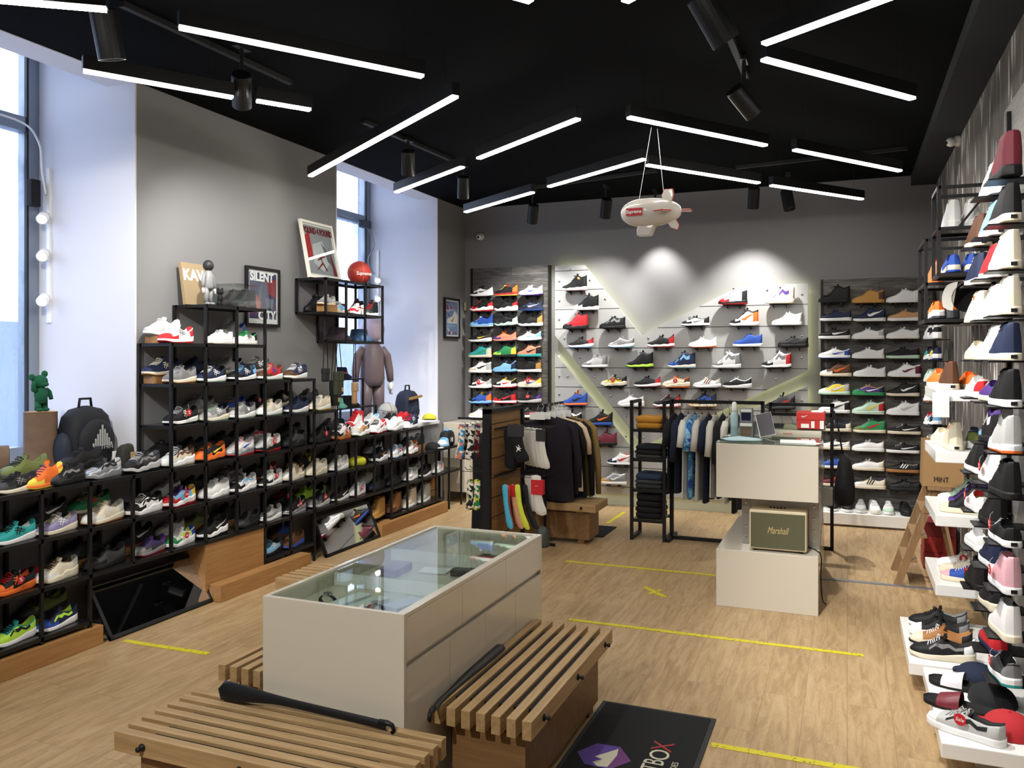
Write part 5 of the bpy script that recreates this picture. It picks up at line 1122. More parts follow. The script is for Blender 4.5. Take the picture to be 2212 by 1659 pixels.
# jackets behind the sock stand
r4 = thing('garment_rail', 'black rail carrying jackets behind the sock stand', 'clothes rail', (-2.47, 6.95, 0))
tube_rail(r4, [('top_rail', (-2.47, 6.82, 1.22), (-2.47, 7.32, 1.22)), ('post', (-2.47, 6.835, 0), (-2.47, 6.835, 1.23)), ('link_arm', (-2.66, 6.79, 1.21), (-2.47, 6.835, 1.21))], .022)
for i, (y, lab, col, slv, zb, hw, nm) in enumerate([(6.87, 'dark plum jacket, nearest on the rail behind the sock stand', '#1c1722', .5, .38, .23, 'jacket'), (6.94, 'black t-shirt behind the dark plum jacket', '#131315', .22, .42, .24, 't_shirt'), (7.01, 'cream and orange t-shirt between black tops behind the sock stand', '#dcc3a4', .22, .45, .25, 't_shirt'), (7.09, 'black long sleeve jacket before the mustard one', '#111113', .6, .38, .25, 'jacket'), (7.18, 'mustard hooded jacket, farthest and rightmost behind the sock stand', '#8d7444', .60, .375, .27, 'jacket')]):
    garment((-2.45 + .01 * i, y), 8, 1.11, zb, hw, lab, clothmat(col), slv, 'clothes behind the sock stand', nm, i + 60, th=.018)
for i in range(6):
    hg = thing('white_hanger', 'empty white hanger above the jackets behind the sock stand', 'hanger', (-2.44 + .004 * i, 6.70 + .05 * i, 1.15), 'empty white hangers')
    c = Vector((-2.50 + .02 * i, 6.72 + .085 * i, 1.13)); m = MB(); m.box((c.x - .07, c.y - .004, c.z - .03), (c.x + .07, c.y + .004, c.z + .03)); m.build('hanger_bar', M_txw, hg)
    m = MB(); m.tube([c + Vector((0, 0, .03)), c + Vector((0, 0, .06)), c + Vector((.012, 0, .085)), c + Vector((-.004, 0, .10))], .0022, 6); m.build('hook', M_chrome, hg)
t = garment((-2.98, 6.75), 4, .98, .10, .16, 'long black trousers hanging left of the sock stand', clothmat('#101012'), 0, 'clothes left of the sock stand', 'trousers', 77, th=.05)
tube_rail(st, [('side_arm', (XS - .03, 6.75, 1.09), (XS - .60, 6.75, 1.09))], .016)
tag(blob((-2.30, 6.3, .10), (.06, .05, .13), 13, amp=.12).build('pouch', mat('bag_grey', '#3c4140', .5), None, True, base=(-2.3, 6.3, .1)), 'small dark grey pouch low beside the sock stand', 'bag')
# white cabinet behind the shelving end
t = thing('side_cabinet', 'white cabinet on legs behind the far end of the left shelving', 'cabinet', (-4.05, 8.62, 0))
MB().box((-4.26, 8.38, .12), (-3.93, 8.90, .90)).build('cabinet_body', M_gloss, t, bevel=.003)
for x in (-4.24, -3.955):
    for y in (8.40, 8.88): MB().box((x - .015, y - .015, 0), (x + .015, y + .015, .12)).build('leg', M_gloss, t)
# ================================================================ things on the left shelving and in the window niches
def bag(c, r, h, lab, col, name='backpack', cat='bag', top=True, marks=None):
    t = thing(name, lab, cat, c); K = 28; m = MB()
    pr = [(0, .80), (.03, .97), (.3, 1.04), (.6, 1.0), (.82, .88), (.94, .62), (1, .12)]
    def fn(j, i):
        f, k = pr[i]; a = 2 * PI * j / K; ca, sa = math.cos(a), math.sin(a); return (c[0] + r[0] * k * math.copysign(abs(ca) ** .55, ca), c[1] + r[1] * k * math.copysign(abs(sa) ** .55, sa), c[2] + h * f)
    mm = mat('bag_' + col[1:], col, .75, bump=.4, bscale=200); m.grid(fn, K, len(pr), closeu=True); m.add([fn(j, 0) for j in range(K)], [tuple(range(K - 1, -1, -1))]); m.build('bag_body', mm, t, True)
    if top:
        m = MB(); z = c[2] + h; m.tube([(c[0] , c[1] - .05, z - .03), (c[0], c[1] - .04, z + .045), (c[0], c[1] + .04, z + .045), (c[0], c[1] + .05, z - .03)], .009, 6); m.build('top_handle', M_blackr, t, True)
    return t, mm
t, mm = bag((-4.50, 3.83, .961), (.10, .155), .375, 'big black rucksack with white triangle print by the near window', '#15171c')
m = MB(); m.ball((-4.40, 3.83, 1.11), (.05, .135, .145), 20); m.build('front_pocket', mm, t, True)
for y in (3.66, 3.97): m = MB(); m.ball((-4.49, y, 1.07), (.07, .05, .11), 14); m.build('side_pocket', mat('bag_blue', '#1c2330', .7), t, True)
m = MB(); X_ = -4.339; a, b, c3 = Vector((X_ - .01, 3.60, 1.09)), Vector((X_ - .01, 3.75, 1.09)), Vector((X_ - .03, 3.675, 1.22))
for k in range(9):
    f = (k + .5) / 9; y = 3.755 + .15 * f; hgt = .125 * (1 - abs(2 * f - 1)); m.box((X_ - .012, y - .005, 1.088), (X_ - .006, y + .0035, 1.094 + hgt))
m.build('triangle_print', mat('print_grey', '#a9aaa8', .8), t)
text('print_lettering', 'WITHIN', .034, frame_M((X_ - .002, 3.83, 1.078), (0, 1, 0), (0, 0, 1)), mat('print_grey', '#a9aaa8', .8), t, sx=1.2)
m = MB(); m.box((-4.345, 3.90, .975), (-4.343, 3.935, 1.045)); m.build('price_tag', M_paper, t)
t, mm = bag((-4.31, 3.99, .938), (.04, .075), .15, 'small olive camouflage shoulder bag beside the big rucksack', '#2c2d24', 'shoulder_bag', top=False)
m = MB(); m.box((-4.272, 3.975, .99), (-4.264, 4.01, 1.035)); m.build('square_patch', mat('patch_tan', '#b79a6b', .7), t)
def log(c, r, h, lab, lying=False):
    t = thing('wooden_log', lab, 'log', c); bark = mat('bark', '#6a5442', .95, bump=1.0, bscale=40, var=.35, vscale=14); K = 26; random.seed(3); rr = [r * (1 + .05 * math.sin(3 * k * 2 * PI / K + 1) + .03 * math.sin(7 * k * 2 * PI / K)) for k in range(K)]
    M_ = Matrix.Translation(c) if not lying else Matrix.Translation((c[0], c[1], c[2] + r)) @ Matrix.Rotation(math.radians(-35), 4, 'Z') @ Matrix.Rotation(PI / 2, 4, 'X')
    m = MB(); m.grid(lambda j, i: M_ @ Vector((rr[j] * math.cos(2 * PI * j / K), rr[j] * math.sin(2 * PI * j / K), h * i / 6 + .0)), K, 7, closeu=True); m.build('bark', bark, t, True)
    e = mat('cut_wood', '#b58f66', .8, var=.15, vscale=20)
    for z, nm in ((h, 'cut_face'), (0, 'cut_face')): m = MB(); m.add([M_ @ Vector((rr[j] * .97 * math.cos(2 * PI * j / K), rr[j] * .97 * math.sin(2 * PI * j / K), z + (.002 if z else -.002))) for j in range(K)], [tuple(range(K)) if z else tuple(range(K - 1, -1, -1))]); m.build(nm, e, t)
log((-4.62, 3.615, .962), .093, .345, 'upright tree log with bark under the green bear figure')
log((-4.52, 3.33, .962), .085, .2, 'short tree log lying on its side by the near window', True)
def blobfig(t, parts, m):
    for nm, shapes in parts:
        mb = MB()
        for s_ in shapes:
            if s_[0] == 'b': mb.ball(s_[1], s_[2], 18)
            else: mb.tube(s_[1], s_[2], 12)
        mb.build(nm, m if len(shapes[0]) < 4 else shapes[0][3], t, True)
gm = mat('green_flock', '#14573a', .95, bump=.6, bscale=500)
gx, gy, gz = -4.62, 3.615, 1.31
t = thing('bear_figurine', 'green flocked bear figurine, one arm raised, standing on the upright log', 'figurine', (gx, gy, gz))
def V(y, z, x=0): return (gx + x, gy + y, gz + z)
blobfig(t, [('body', [('b', V(.0, .105, .0), (.032, .043, .052)), ('c', [V(0, .05), V(0, .12), V(-.008, .15)], [.036, .036, .025])]),
  ('head', [('b', V(-.012, .185, .005), (.042, .046, .042)), ('b', V(-.006, .168, .035), (.022, .028, .016))]),
  ('ear', [('b', V(-.062, .212), (.012, .021, .021))]), ('ear', [('b', V(.024, .232), (.012, .021, .021))]),
  ('leg', [('c', [V(-.021, .008), V(-.021, .062)], [.020, .019]), ('b', V(-.021, .012, .012), (.026, .019, .012))]), ('leg', [('c', [V(.022, .008), V(.022, .062)], [.020, .019]), ('b', V(.022, .012, .012), (.026, .019, .012))]),
  ('raised_arm', [('c', [V(-.034, .128), V(-.058, .135, .01), V(-.066, .165, .02), V(-.062, .188, .025)], [.014, .015, .014, .011])]), ('lowered_arm', [('c', [V(.034, .135), V(.055, .118), V(.066, .088), V(.070, .072)], [.015, .015, .013, .012])])], gm)
# top of the tall shelving: pictures, figures, clear case
t = thing('leaning_print_box', 'tan flat box with big white lettering leaning behind the grey figurine', 'box', (-4.2, 4.45, 2.002))
bm = mat('print_tan', '#a08b6c', .6); p0 = Vector((-4.19, 4.345, 2.002)); sl = Vector((-.045, 0, .29)); yy = Vector((0, .25, 0))
MB().prism([p0, p0 + yy, p0 + yy + sl, p0 + sl], (.025, 0, .004)).build('print_board', bm, t)
text('print_lettering', 'KAW', .108, frame_M(p0 + yy * .5 + sl * .70 + Vector((.0265, 0, .004)), (0, 1, 0), sl), M_txw, t, sx=.95, bold=.004)
def figure(c, h, lab, cols, yaw=0, name='figurine', cat='figurine', seated=False):
    """plain jointed mannequin figure, built as one body with gloves, shoes and head as parts"""
    t = thing(name, lab, cat, c); s = h; X, Yy, Z = c; t.rotation_euler = (0, 0, math.radians(yaw)); bod, head, hand, foot = cols
    def b(nm, mb, m): o = mb.build(nm, m, None, True); o.parent = t
    mb = MB(); mb.tube([(0, 0, .34 * s), (0, 0, .40 * s), (0, 0, .52 * s), (0, 0, .66 * s), (0, 0, .73 * s), (0, 0, .78 * s)], [.09 * s, .115 * s, .11 * s, .105 * s, .07 * s, .04 * s], 20)
    for sg in (1, -1):
        mb.tube([(0, sg * .055 * s, .38 * s), (0, sg * .062 * s, .22 * s), (0, sg * .065 * s, .05 * s)], [.062 * s, .055 * s, .048 * s], 14)
        mb.tube([(0, sg * .09 * s, .69 * s), (.0, sg * .145 * s, .62 * s), (.01 * s, sg * .17 * s, .48 * s), (.02 * s, sg * .175 * s, .38 * s)], [.038 * s, .042 * s, .037 * s, .03 * s], 12)
    b('body', mb, bod); mb = MB(); mb.ball((0, 0, .87 * s), (.12 * s, .115 * s, .125 * s), 22); b('head', mb, head)
    for sg in (1, -1):
        mb = MB(); mb.ball((.02 * s, sg * .177 * s, .33 * s), (.035 * s, .03 * s, .052 * s), 14)
        for q in range(4): mb.tube([(.02 * s + (q - 1.5) * .015 * s, sg * .18 * s, .31 * s), (.025 * s + (q - 1.5) * .017 * s, sg * .178 * s, (.262 - .006 * (q % 2)) * s)], [.011 * s, .008 * s], 7)
        mb.tube([(.04 * s, sg * .172 * s, .335 * s), (.062 * s, sg * .168 * s, .30 * s)], [.012 * s, .009 * s], 7); b('hand', mb, hand)
        mb = MB(); mb.ball((.035 * s, sg * .066 * s, .03 * s), (.085 * s, .05 * s, .034 * s), 14); b('foot', mb, foot)
    return t
fg = mat('figure_grey', '#8b8b8c', .4); fw = mat('figure_white', '#dcdcda', .35); fk = mat('figure_dark', '#2c2c2e', .5)
figure((-4.05, 4.43, 2.002), .31, 'plain grey figurine with white hands on top of the tall shelving', (fg, fk, fw, fg), 0)
t = thing('bear_figurine', 'tiny black bear figurine beside the grey figurine', 'figurine', (-4.04, 4.535, 2.002))
gx, gy, gz = -4.04, 4.535, 2.002
blobfig(t, [('body', [('b', V(0, .055), (.018, .022, .03))]), ('head', [('b', V(0, .095), (.022, .024, .02))]), ('ear', [('b', V(-.02, .117), (.006, .01, .01))]), ('ear', [('b', V(.02, .117), (.006, .01, .01))]), ('leg', [('b', V(-.011, .018), (.012, .011, .02))]), ('leg', [('b', V(.011, .018), (.012, .011, .02))])], M_blackr)
t = thing('display_box', 'clear acrylic box holding a pair of black high sneakers, topping the tall shelving', 'display box', (-4.12, 4.78, 2.002))
for a, b in (((-4.235, 4.655, 2.003), (-4.23, 4.92, 2.165)), ((-4.005, 4.655, 2.003), (-4.0, 4.92, 2.165)), ((-4.23, 4.655, 2.003), (-4.005, 4.66, 2.165)), ((-4.23, 4.915, 2.003), (-4.005, 4.92, 2.165)), ((-4.235, 4.655, 2.165), (-4.0, 4.92, 2.169))): MB().box(a, b).build('acrylic_wall', M_glassC, t)
for i, (x, y) in enumerate(((-4.06, 4.79), (-4.17, 4.785))): shoe('canvas', 'KKKKkkkKK', (x, y, 2.004), -90, '%s of the pair inside the clear box' % ['front', 'back'][i], 'pair in the clear box', '-', 0, .84)
def picture(c, w, h, lab, fr, build, lean=0, axis='left', base=None):
    """framed picture on the left wall plane; c = bottom near corner"""
    t = thing('framed_poster', lab, 'poster', base or tuple(c)); c = Vector(c); y = Vector((0, w, 0)); u = Vector((-lean, 0, math.sqrt(h * h - lean * lean))); n = y.cross(u).normalized()
    if n.x < 0: n = -n
    b = .022; yn = y.normalized(); un = u.normalized()
    m = MB()
    for q in ((c, c + y, c + y + un * b, c + un * b), (c + u - un * b, c + y + u - un * b, c + y + u, c + u), (c + un * b, c + yn * b + un * b, c + yn * b + u - un * b, c + u - un * b), (c + y - yn * b + un * b, c + y + un * b, c + y + u - un * b, c + y + u - yn * b - un * b)): m.prism(list(q), n * .024)
    m.build('frame', fr, t); o = c + yn * b + un * b
    def pt(a, z, off=0): return o + yn * a * (w - 2 * b) + un * z * (h - 2 * b) + n * (.012 + off)
    def quad(nm, a0, z0, a1, z1, m_, off): MB().prism([pt(a0, z0, off), pt(a1, z0, off), pt(a1, z1, off), pt(a0, z1, off)], n * .0008).build(nm, m_, t)
    def poly(nm, pts, m_, off): MB().prism([pt(a, z, off) for a, z in pts], n * .0008).build(nm, m_, t)
    def tx(s, a, z, size, m_, sx=1, off=.004, bold=0): text('poster_lettering', s, size, frame_M(pt(a, z, off), yn, un), m_, t, sx=sx, bold=bold)
    quad('poster_sheet', 0, 0, 1, 1, M_paper, 0); build(quad, poly, tx)
    MB().prism([pt(0, 0, .008), pt(1, 0, .008), pt(1, 1, .008), pt(0, 1, .008)], n * .001).build('glazing', M_glassC, t)
    return t
c_ = lambda n, h: mat('ink_' + n, h, .7)
def art1(quad, poly, tx):
    quad('printed_area', .05, .09, .95, .95, c_('plum', '#3f3a60'), .0012)
    for i, (pts, n, h) in enumerate([([(.05, .6), (.5, .45), (.35, .2), (.05, .25)], 'rust', '#b5483c'), ([(.5, .8), (.95, .85), (.95, .5), (.62, .58)], 'brick', '#8c3a3a'), ([(.3, .15), (.7, .35), (.9, .12)], 'deep', '#1f2237'), ([(.42, .8), (.62, .78), (.75, .3), (.48, .22), (.36, .5)], 'slate', '#5b5f70'), ([(.55, .5), (.85, .46), (.8, .28), (.6, .33)], 'slate2', '#74788a'), ([(.05, .95), (.2, .95), (.05, .75)], 'violet', '#6d5aa0')]): poly('colour_shape', pts, c_(n, h), .002 + .0005 * i)
    tx('SILENT', .45, .865, .095, M_txw, .95, .0055, .004); tx('CITY', .62, .15, .10, M_txw, .95, .0055, .004)
picture((-4.262, 5.045, 1.885), .40, .462, 'black framed poster reading SILENT CITY on the grey wall', M_black, art1)
def art2(quad, poly, tx):
    quad('printed_area', .04, .04, .96, .96, c_('silver', '#9a9b9f'), .0012)
    for i, (pts, n, h) in enumerate([([(.04, .75), (.2, .85), (.22, .35), (.04, .3)], 'red', '#b52a2c'), ([(.25, .6), (.6, .7), (.8, .3), (.5, .1), (.2, .25)], 'lightgrey', '#c9cacc'), ([(.55, .66), (.75, .5), (.9, .2), (.7, .3)], 'midgrey', '#6d6e74'), ([(.8, .6), (.96, .1), (.96, .04), (.84, .04)], 'wine', '#7c2731')]): poly('colour_shape', pts, c_(n, h), .002 + .0005 * i)
    ink = c_('maroon', '#7e2226'); tx('POUND 4 POUND', .5, .86, .074, ink, .68, .0055, .003)
    for a, z, b, e in ((.42, .42, .50, .26), (.50, .26, .62, .12), (.50, .26, .30, .13), (.46, .36, .62, .40), (.46, .36, .34, .30)):
        d = Vector((b - a, e - z)); l = d.length; nx, nz = -d.y / l * .02, d.x / l * .02; poly('leaping_figure_mark', [(a - nx, z - nz), (b - nx * .5, e - nz * .5), (b + nx * .5, e + nz * .5), (a + nx, z + nz)], ink, .0055)
picture((-4.13, 5.66, 2.303), .46, .50, 'white framed basketball poster leaning on the black wall frame', mat('frame_white', '#e2dfd6', .4), art2, lean=.10)
def art3(quad, poly, tx):
    quad('printed_area', .05, .04, .95, .96, c_('bluegrey', '#7f8fb0'), .0012)
    random.seed(4)
    for i in range(16):
        a = random.uniform(.12, .85); z = random.choice([random.uniform(.06, .3), random.uniform(.55, .93)]); poly('small_emblem', [(a + .06 * math.cos(k * PI / 3), z + .035 * math.sin(k * PI / 3)) for k in range(6)], c_('e%d' % (i % 4), ['#b23a36', '#22283c', '#d9d6cf', '#6b5a8a'][i % 4]), .002)
    poly('shoe_drawing', [(.1, .36), (.9, .36), (.9, .6), (.7, .74), (.5, .55), (.15, .48)], c_('bone', '#d7d4cc'), .003); poly('orange_curve', [(.4, .42), (.55, .40), (.66, .56), (.56, .5)], c_('orange', '#cf7b3b'), .004)
picture((-4.262, 8.39, 1.86), .385, .465, 'small black framed print with a shoe drawing beside the far corner', M_black, art3)
# balls, hats, bags around the far niche
def ball(c, r, lab, col, line, word, wc, d, up=(0, 0, 1)):
    t = thing('basketball', lab, 'ball', (c[0], c[1], c[2] - r)); MB().ball(c, r, 32).build('ball_skin', mat('ball_' + col[1:], col, .55, bump=.5, bscale=500), t, True); c = Vector(c); d = Vector(d).normalized(); m = MB()
    a = d.cross(Vector(up)).normalized(); b = a.cross(d)
    for x, y, o in ((a, b, 0), (d, b, 0), ((a + b * .3).normalized(), d, .0)):
        y = (y - x * y.dot(x)).normalized(); m.tube([c + (x * math.cos(k * PI / 16) + y * math.sin(k * PI / 16)) * r * 1.0 for k in range(33)], r * .018, 5, cap=False)
    m.build('seam_lines', line, t, True)
    M_ = frame_M(c + d * (r + .002), -a, b); tx = text('ball_lettering', word, r * .42, M_, wc, t, sx=.9)
ball((-4.12, 6.42, 2.302 + .108), .108, 'red basketball with white lettering on the black wall frame', '#a8322a', mat('seam_gold', '#b58c4c', .6), 'Supreme', M_txw, (.82, -.55, -.12))
ball((-4.42, 7.42, .962 + .105), .105, 'grey basketball with black lettering on the far window sill', '#a9a7a1', M_txk, 'KLAYTHOM', M_txk, (.82, -.55, .05))
def hat(c, s, lab, col, band=None, grp='hats around the far window', name='bucket_hat'):
    t = thing(name, lab, 'hat', c, grp); m = MB(); K = 28
    pr = [(1.0, 0), (1.03, .012), (.80, .30), (.66, .42), (.63, .50), (.57, .92), (.50, 1.0), (.02, 1.02)]
    m.grid(lambda j, i: (c[0] + s * pr[i][0] * math.cos(2 * PI * j / K), c[1] + s * pr[i][0] * math.sin(2 * PI * j / K), c[2] + s * .85 * pr[i][1] + .008 * math.sin(2 * PI * j / K * 3) * (pr[i][0] > .9)), K, len(pr), closeu=True)
    m.build('hat_cloth', mat('hat_' + col[1:], col, .9, bump=.4, bscale=300), t, True)
    if band: MB().lathe([(s * .665, s * .36), (s * .645, s * .47)], 28, 0, Matrix.Translation(c)).build('hat_band', band, t, True)
    return t
hat((-4.11, 6.06, 1.787), .135, 'dark brown corduroy bucket hat in the wall frame', '#2a1f26'); hat((-4.11, 6.40, 1.787), .13, 'blue denim bucket hat in the wall frame', '#3f5f86')
RF = 'shoes in the black wall frame'
riser(-4.03, 5.79, 2.022, .17, .05)
for i, (key, c, y, x, z, lg) in enumerate([('run', 'GgGGWWuGG', 5.78, -4.03, 2.073, '-'), ('high', 'kkkkkkkkk', 5.80, -4.17, 2.022, '-'), ('run', 'BWKBKWWgW', 5.99, -4.05, 2.022, '-'), ('max', 'wrrwwwwrw', 6.12, -4.17, 2.022, 'o'), ('max', 'wrwwwwwrw', 6.27, -4.05, 2.022, 'o'), ('high', 'kkkkkwrkr', 6.43, -4.17, 2.022, '-'), ('high', 'kKkkkwwkr', 6.52 - .03, -4.045, 2.022, '-')]):
    shoe(key, c, (x, y, z), -86, '%s in the black wall frame' % ORD[i], RF, lg, 0, .78 if i in (2, 4, 6, 0) else .85)
fr = thing('display_riser', 'low black metal frames carrying hats on the far window sill', 'stand', (-4.45, 6.7, .961))
for (y0, y1, z1, xf) in ((6.42, 6.86, 1.44, -4.36), (6.36, 7.05, 1.17, -4.33)):
    for x in (xf, -4.62):
        for y in (y0, y1): MB().box((x - .008, y - .008, .961), (x + .008, y + .008, z1)).build('frame_post', M_black, fr)
    MB().box((-4.63, y0, z1 - .014), (xf + .008, y1, z1)).build('frame_top', M_black, fr)
hat((-4.47, 6.62, 1.442), .125, 'navy bucket hat with glowing red white band by the far window', '#1c2440', mat('band_coral', '#e0604f', .6)); hat((-4.44, 6.72, 1.172), .12, 'black bucket hat on the lower riser by the far window', '#17181c'); hat((-4.42, 6.50, 1.172), .105, 'mint green bucket hat at the near side of the lower riser', '#7fd0c0')
hat((-4.45, 6.55, .962), .12, 'dark teal bucket hat under the riser by the far window', '#16262c'); hat((-4.38, 6.80, .962), .10, 'pale blue cap shaped hat behind the red sneaker', '#8fbccb'); hat((-4.40, 7.12, .962), .10, 'red hat beside the grey basketball', '#9c2431')
def cap(c, s, yaw, lab, col, patch=None, grp='baseball caps', col2=None, pitch=0):
    t = thing('baseball_cap', lab, 'hat', c, grp); t.rotation_euler = (math.radians(pitch), 0, math.radians(yaw)); K = 20; m = MB()
    m.grid(lambda j, i: (s * .5 * math.cos(PI / 2 * i / 7) * math.cos(2 * PI * j / K) * 1.12, s * .5 * math.cos(PI / 2 * i / 7) * math.sin(2 * PI * j / K), s * .42 * (math.sin(PI / 2 * i / 7)) ** .85), K, 8, closeu=True)
    cm_ = mat('cap_' + col[1:], col, .85, bump=.3, bscale=300); o = m.build('crown', cm_, None, True); o.parent = t
    m = MB(); m.grid(lambda i, j: (s * (.46 + .36 * i / 5 * math.cos((j / 8 - .5) * 1.2)), s * .44 * (j / 8 - .5) * 2 * (1 - .25 * (i / 5) ** 2), .004 - s * .09 * ((j / 8 - .5) * 2) ** 2 * 0 + s * .05 * (1 - ((j / 8 - .5) * 2) ** 2) * .6), 6, 9)
    n = len(m.v); m.v += [(a, b, z_ + .004) for a, b, z_ in m.v]; m.f += [tuple(n + q for q in reversed(f)) for f in m.f]; m.m += m.m[:]; o = m.build('brim', mat('cap_' + (col2 or col)[1:], col2 or col, .85), None, True); o.parent = t
    m = MB(); m.ball((0, 0, s * .42), .006, 8); o = m.build('top_button', cm_, None, True); o.parent = t
    if patch: m = MB(); m.lathe([(.022, 0), (.022, .002), (.0005, .002)], 18, 0, Matrix.Translation((s * .40, 0, s * .24)) @ Matrix.Rotation(math.radians(58), 4, 'Y')); o = m.build('round_patch', patch, None); o.parent = t
    return t
cap((-4.20, 7.93, .965), .16, -60, 'yellow cap with a black panel on the far window sill', '#c9c23a', None, col2='#1a1a1a')
t, mm = bag((-4.40, 7.80, .962), (.10, .135), .33, 'navy backpack with tan strap across on the far window sill', '#1a2338')
MB().bar((-4.29, 7.66, 1.20), (-4.29, 7.92, 1.22), .02, .025).build('tan_strap', mat('leather_tan', '#a07a44', .6), t); MB().box((-4.298, 7.84, 1.0), (-4.292, 7.90, 1.04)).build('brand_patch', M_paper, t)
m = MB(); m.ball((-4.31, 7.80, 1.06), (.035, .10, .07), 16); m.build('front_pocket', mm, t, True)
def hangbag(p, w, h, lab, col, top, patch=True):
    t = thing('pouch_bag', lab, 'bag', (p[0], p[1], p[2]), 'neck pouches hanging from the wall frame'); x, y, z = p
    MB().box((x - .02, y - w / 2, z - h), (x + .02, y + w / 2, z)).build('pouch_body', mat('pouch_' + col[1:], col, .7), t, bevel=.012)
    MB().box((x - .0215, y - w / 2 - .001, z - h * .42), (x + .0225, y + w / 2 + .001, z + .002)).build('flap', mat('pouch_' + col[1:], col, .7), t, bevel=.008)
    MB().tube([(x, y - w / 2 + .005, z), (x, y - .012, top), (x, y + .012, top), (x, y + w / 2 - .005, z)], .0035, 6).build('neck_cord', M_blackr, t, True)
    if patch: MB().box((x + .0235, y + w * .15, z - h * .85), (x + .0245, y + w * .38, z - h * .68)).build('square_label', mat('patch_tan', '#b79a6b', .7), t)
hangbag((-3.98 - .03, 5.74, 1.55), .075, .11, 'small black pouch on the left cord under the wall frame', '#1d1f1f', 2.0, False); hangbag((-4.02, 5.94, 1.52), .115, .20, 'olive pouch bag hanging from the wall frame', '#34382b', 1.78); hangbag((-4.14, 6.06, 1.44), .11, .22, 'black pouch bag behind the olive one', '#131416', 1.78)
hangbag((-4.02, 6.19, 1.42), .05, .19, 'narrow tan strap pouch hanging at the window edge', '#9c7c5a', 1.78, False)
# a tall plain mannequin figure in the far niche
fb = mat('figure_taupe', '#6f6062', .45); fl = mat('figure_lilac', '#c7b6c6', .4)
t = figure((-4.62, 7.45, .962), 1.12, 'tall plain taupe mannequin figure with a pale round head in the far window niche', (fb, fl, fw, fb), -35, 'mannequin_figure', 'statue')
t, mm = bag((-4.07, 8.10, .676), (.06, .10), .17, 'black bag numbered ten at the far end of the left shelves', '#141416', 'small_bag', top=False)
text('bag_lettering', '10', .07, frame_M((-4.005, 8.08, .74), (0, 1, 0), (0, 0, 1)), M_txw, t)
tag(blob((-4.07, P(773, 800, X=-4.06)[1], .676), (.07, .11, .06), 21, amp=.15).build('crumpled_bag', mat('bag_yellow', '#b9b92c', .45), None, True, base=(-4.07, 6.7, .676)), 'crumpled bright yellow bag on the sixth left shelf', 'bag')
cap((-4.16, P(268, 800, X=-4.16)[1], .680), .15, 40, 'black cap with small tick, back of the sixth left shelf', '#141416', col2='#a3222c'); cap((-4.16, P(75, 800, X=-4.16)[1], .418), .17, 20, 'red cap with white tick, back of the seventh left shelf', '#a31f2c')
cap((-4.07, P(935, 800, X=-4.07)[1], .678), .15, 10, 'black, red and white cap near the end of the sixth left shelf', '#1a1a1c', col2='#d9d7d3'); cap((-4.17, P(855, 800, X=-4.17)[1], .416), .15, 30, 'lavender cap at the back of the seventh left shelf', '#8f7f9d')
# small near frame at the image's left edge
t = thing('low_black_frame', 'black metal frame corner at the left edge by the near window', 'frame', (-4.2, 2.75, .937))
for y in (2.56, 2.98): MB().box((-4.16, y - .01, .938), (-4.14, y + .01, 1.30)).build('post', M_black, t)
MB().box((-4.16, 2.56, 1.28), (-4.14, 2.98, 1.30)).build('top_bar', M_black, t); MB().box((-4.24, 2.56, .938), (-4.14, 2.97, 1.09)).build('dark_box', M_blackr, t)
# niche spotlight rails
def niche(yw, zs, lab):
    t = thing('niche_light_rail', lab, 'light rail', (-5.02, yw, 2.2)); MB().box((-5.05, yw - .03, zs[-1] - .15), (-5.02, yw - .005, zs[0] + .35)).build('rail', M_glossw, t)
    for z in zs:
        c = Vector((-4.99, yw - .10, z)); M_ = Matrix.Translation(c) @ Vector((.5, -.7, -.45)).to_track_quat('-Z', 'Y').to_matrix().to_4x4()
        MB().box((-5.045, yw - .055, z - .03), (-5.015, yw - .03, z + .04)).build('adapter', M_glossw, t)
        h = MB().lathe([(.02, .05), (.034, .04), (.036, -.035), (.030, -.036), (.029, -.028)], 18, 0, M_).build('spot_head', M_glossw, t, True); MB().lathe([(.029, -.030), (.0005, -.031)], 18, 0, M_).build('bulb_lens', emis('bulb_warm', '#ffe0b0', 14), h)
niche(W1b, (2.58, 2.33, 2.03), 'white vertical rail with three small spotlights in the near window niche')
niche(W2b, (2.53, 2.32), 'white vertical rail with two small spotlights in the far window niche')
cable([(-5.10, 3.2, 3.20), (-5.10, 3.8, 3.22), (-5.05, 3.93, 3.1), (-5.04, 3.95, 2.9), (-5.03, 3.97, 2.75)], 'white cable drooping down the near window frame', .007, M_txw)
cable([(-5.10, 7.5, 3.2), (-5.1, 8.05, 3.15), (-5.05, 8.18, 2.95), (-5.08, 8.1, 2.75), (-5.06, 8.2, 2.6)], 'tangled grey cable on the far window frame', .006, M_alu)
tag(MB().box((-5.10, 3.88, 2.66), (-5.05, 3.95, 2.84)).build('power_adapter', M_blackr, bevel=.004, base=(-5.08, 3.9, 2.66)), 'black power adapter on the near window frame', 'power adapter')
tag(MB().box((-5.14, 8.0, 3.12), (-5.06, 8.14, 3.20)).build('power_adapter', mat('plastic_dark', '#3a3d42', .5), bevel=.004, base=(-5.1, 8.1, 3.12)), 'dark grey power box on the far window transom', 'power adapter')
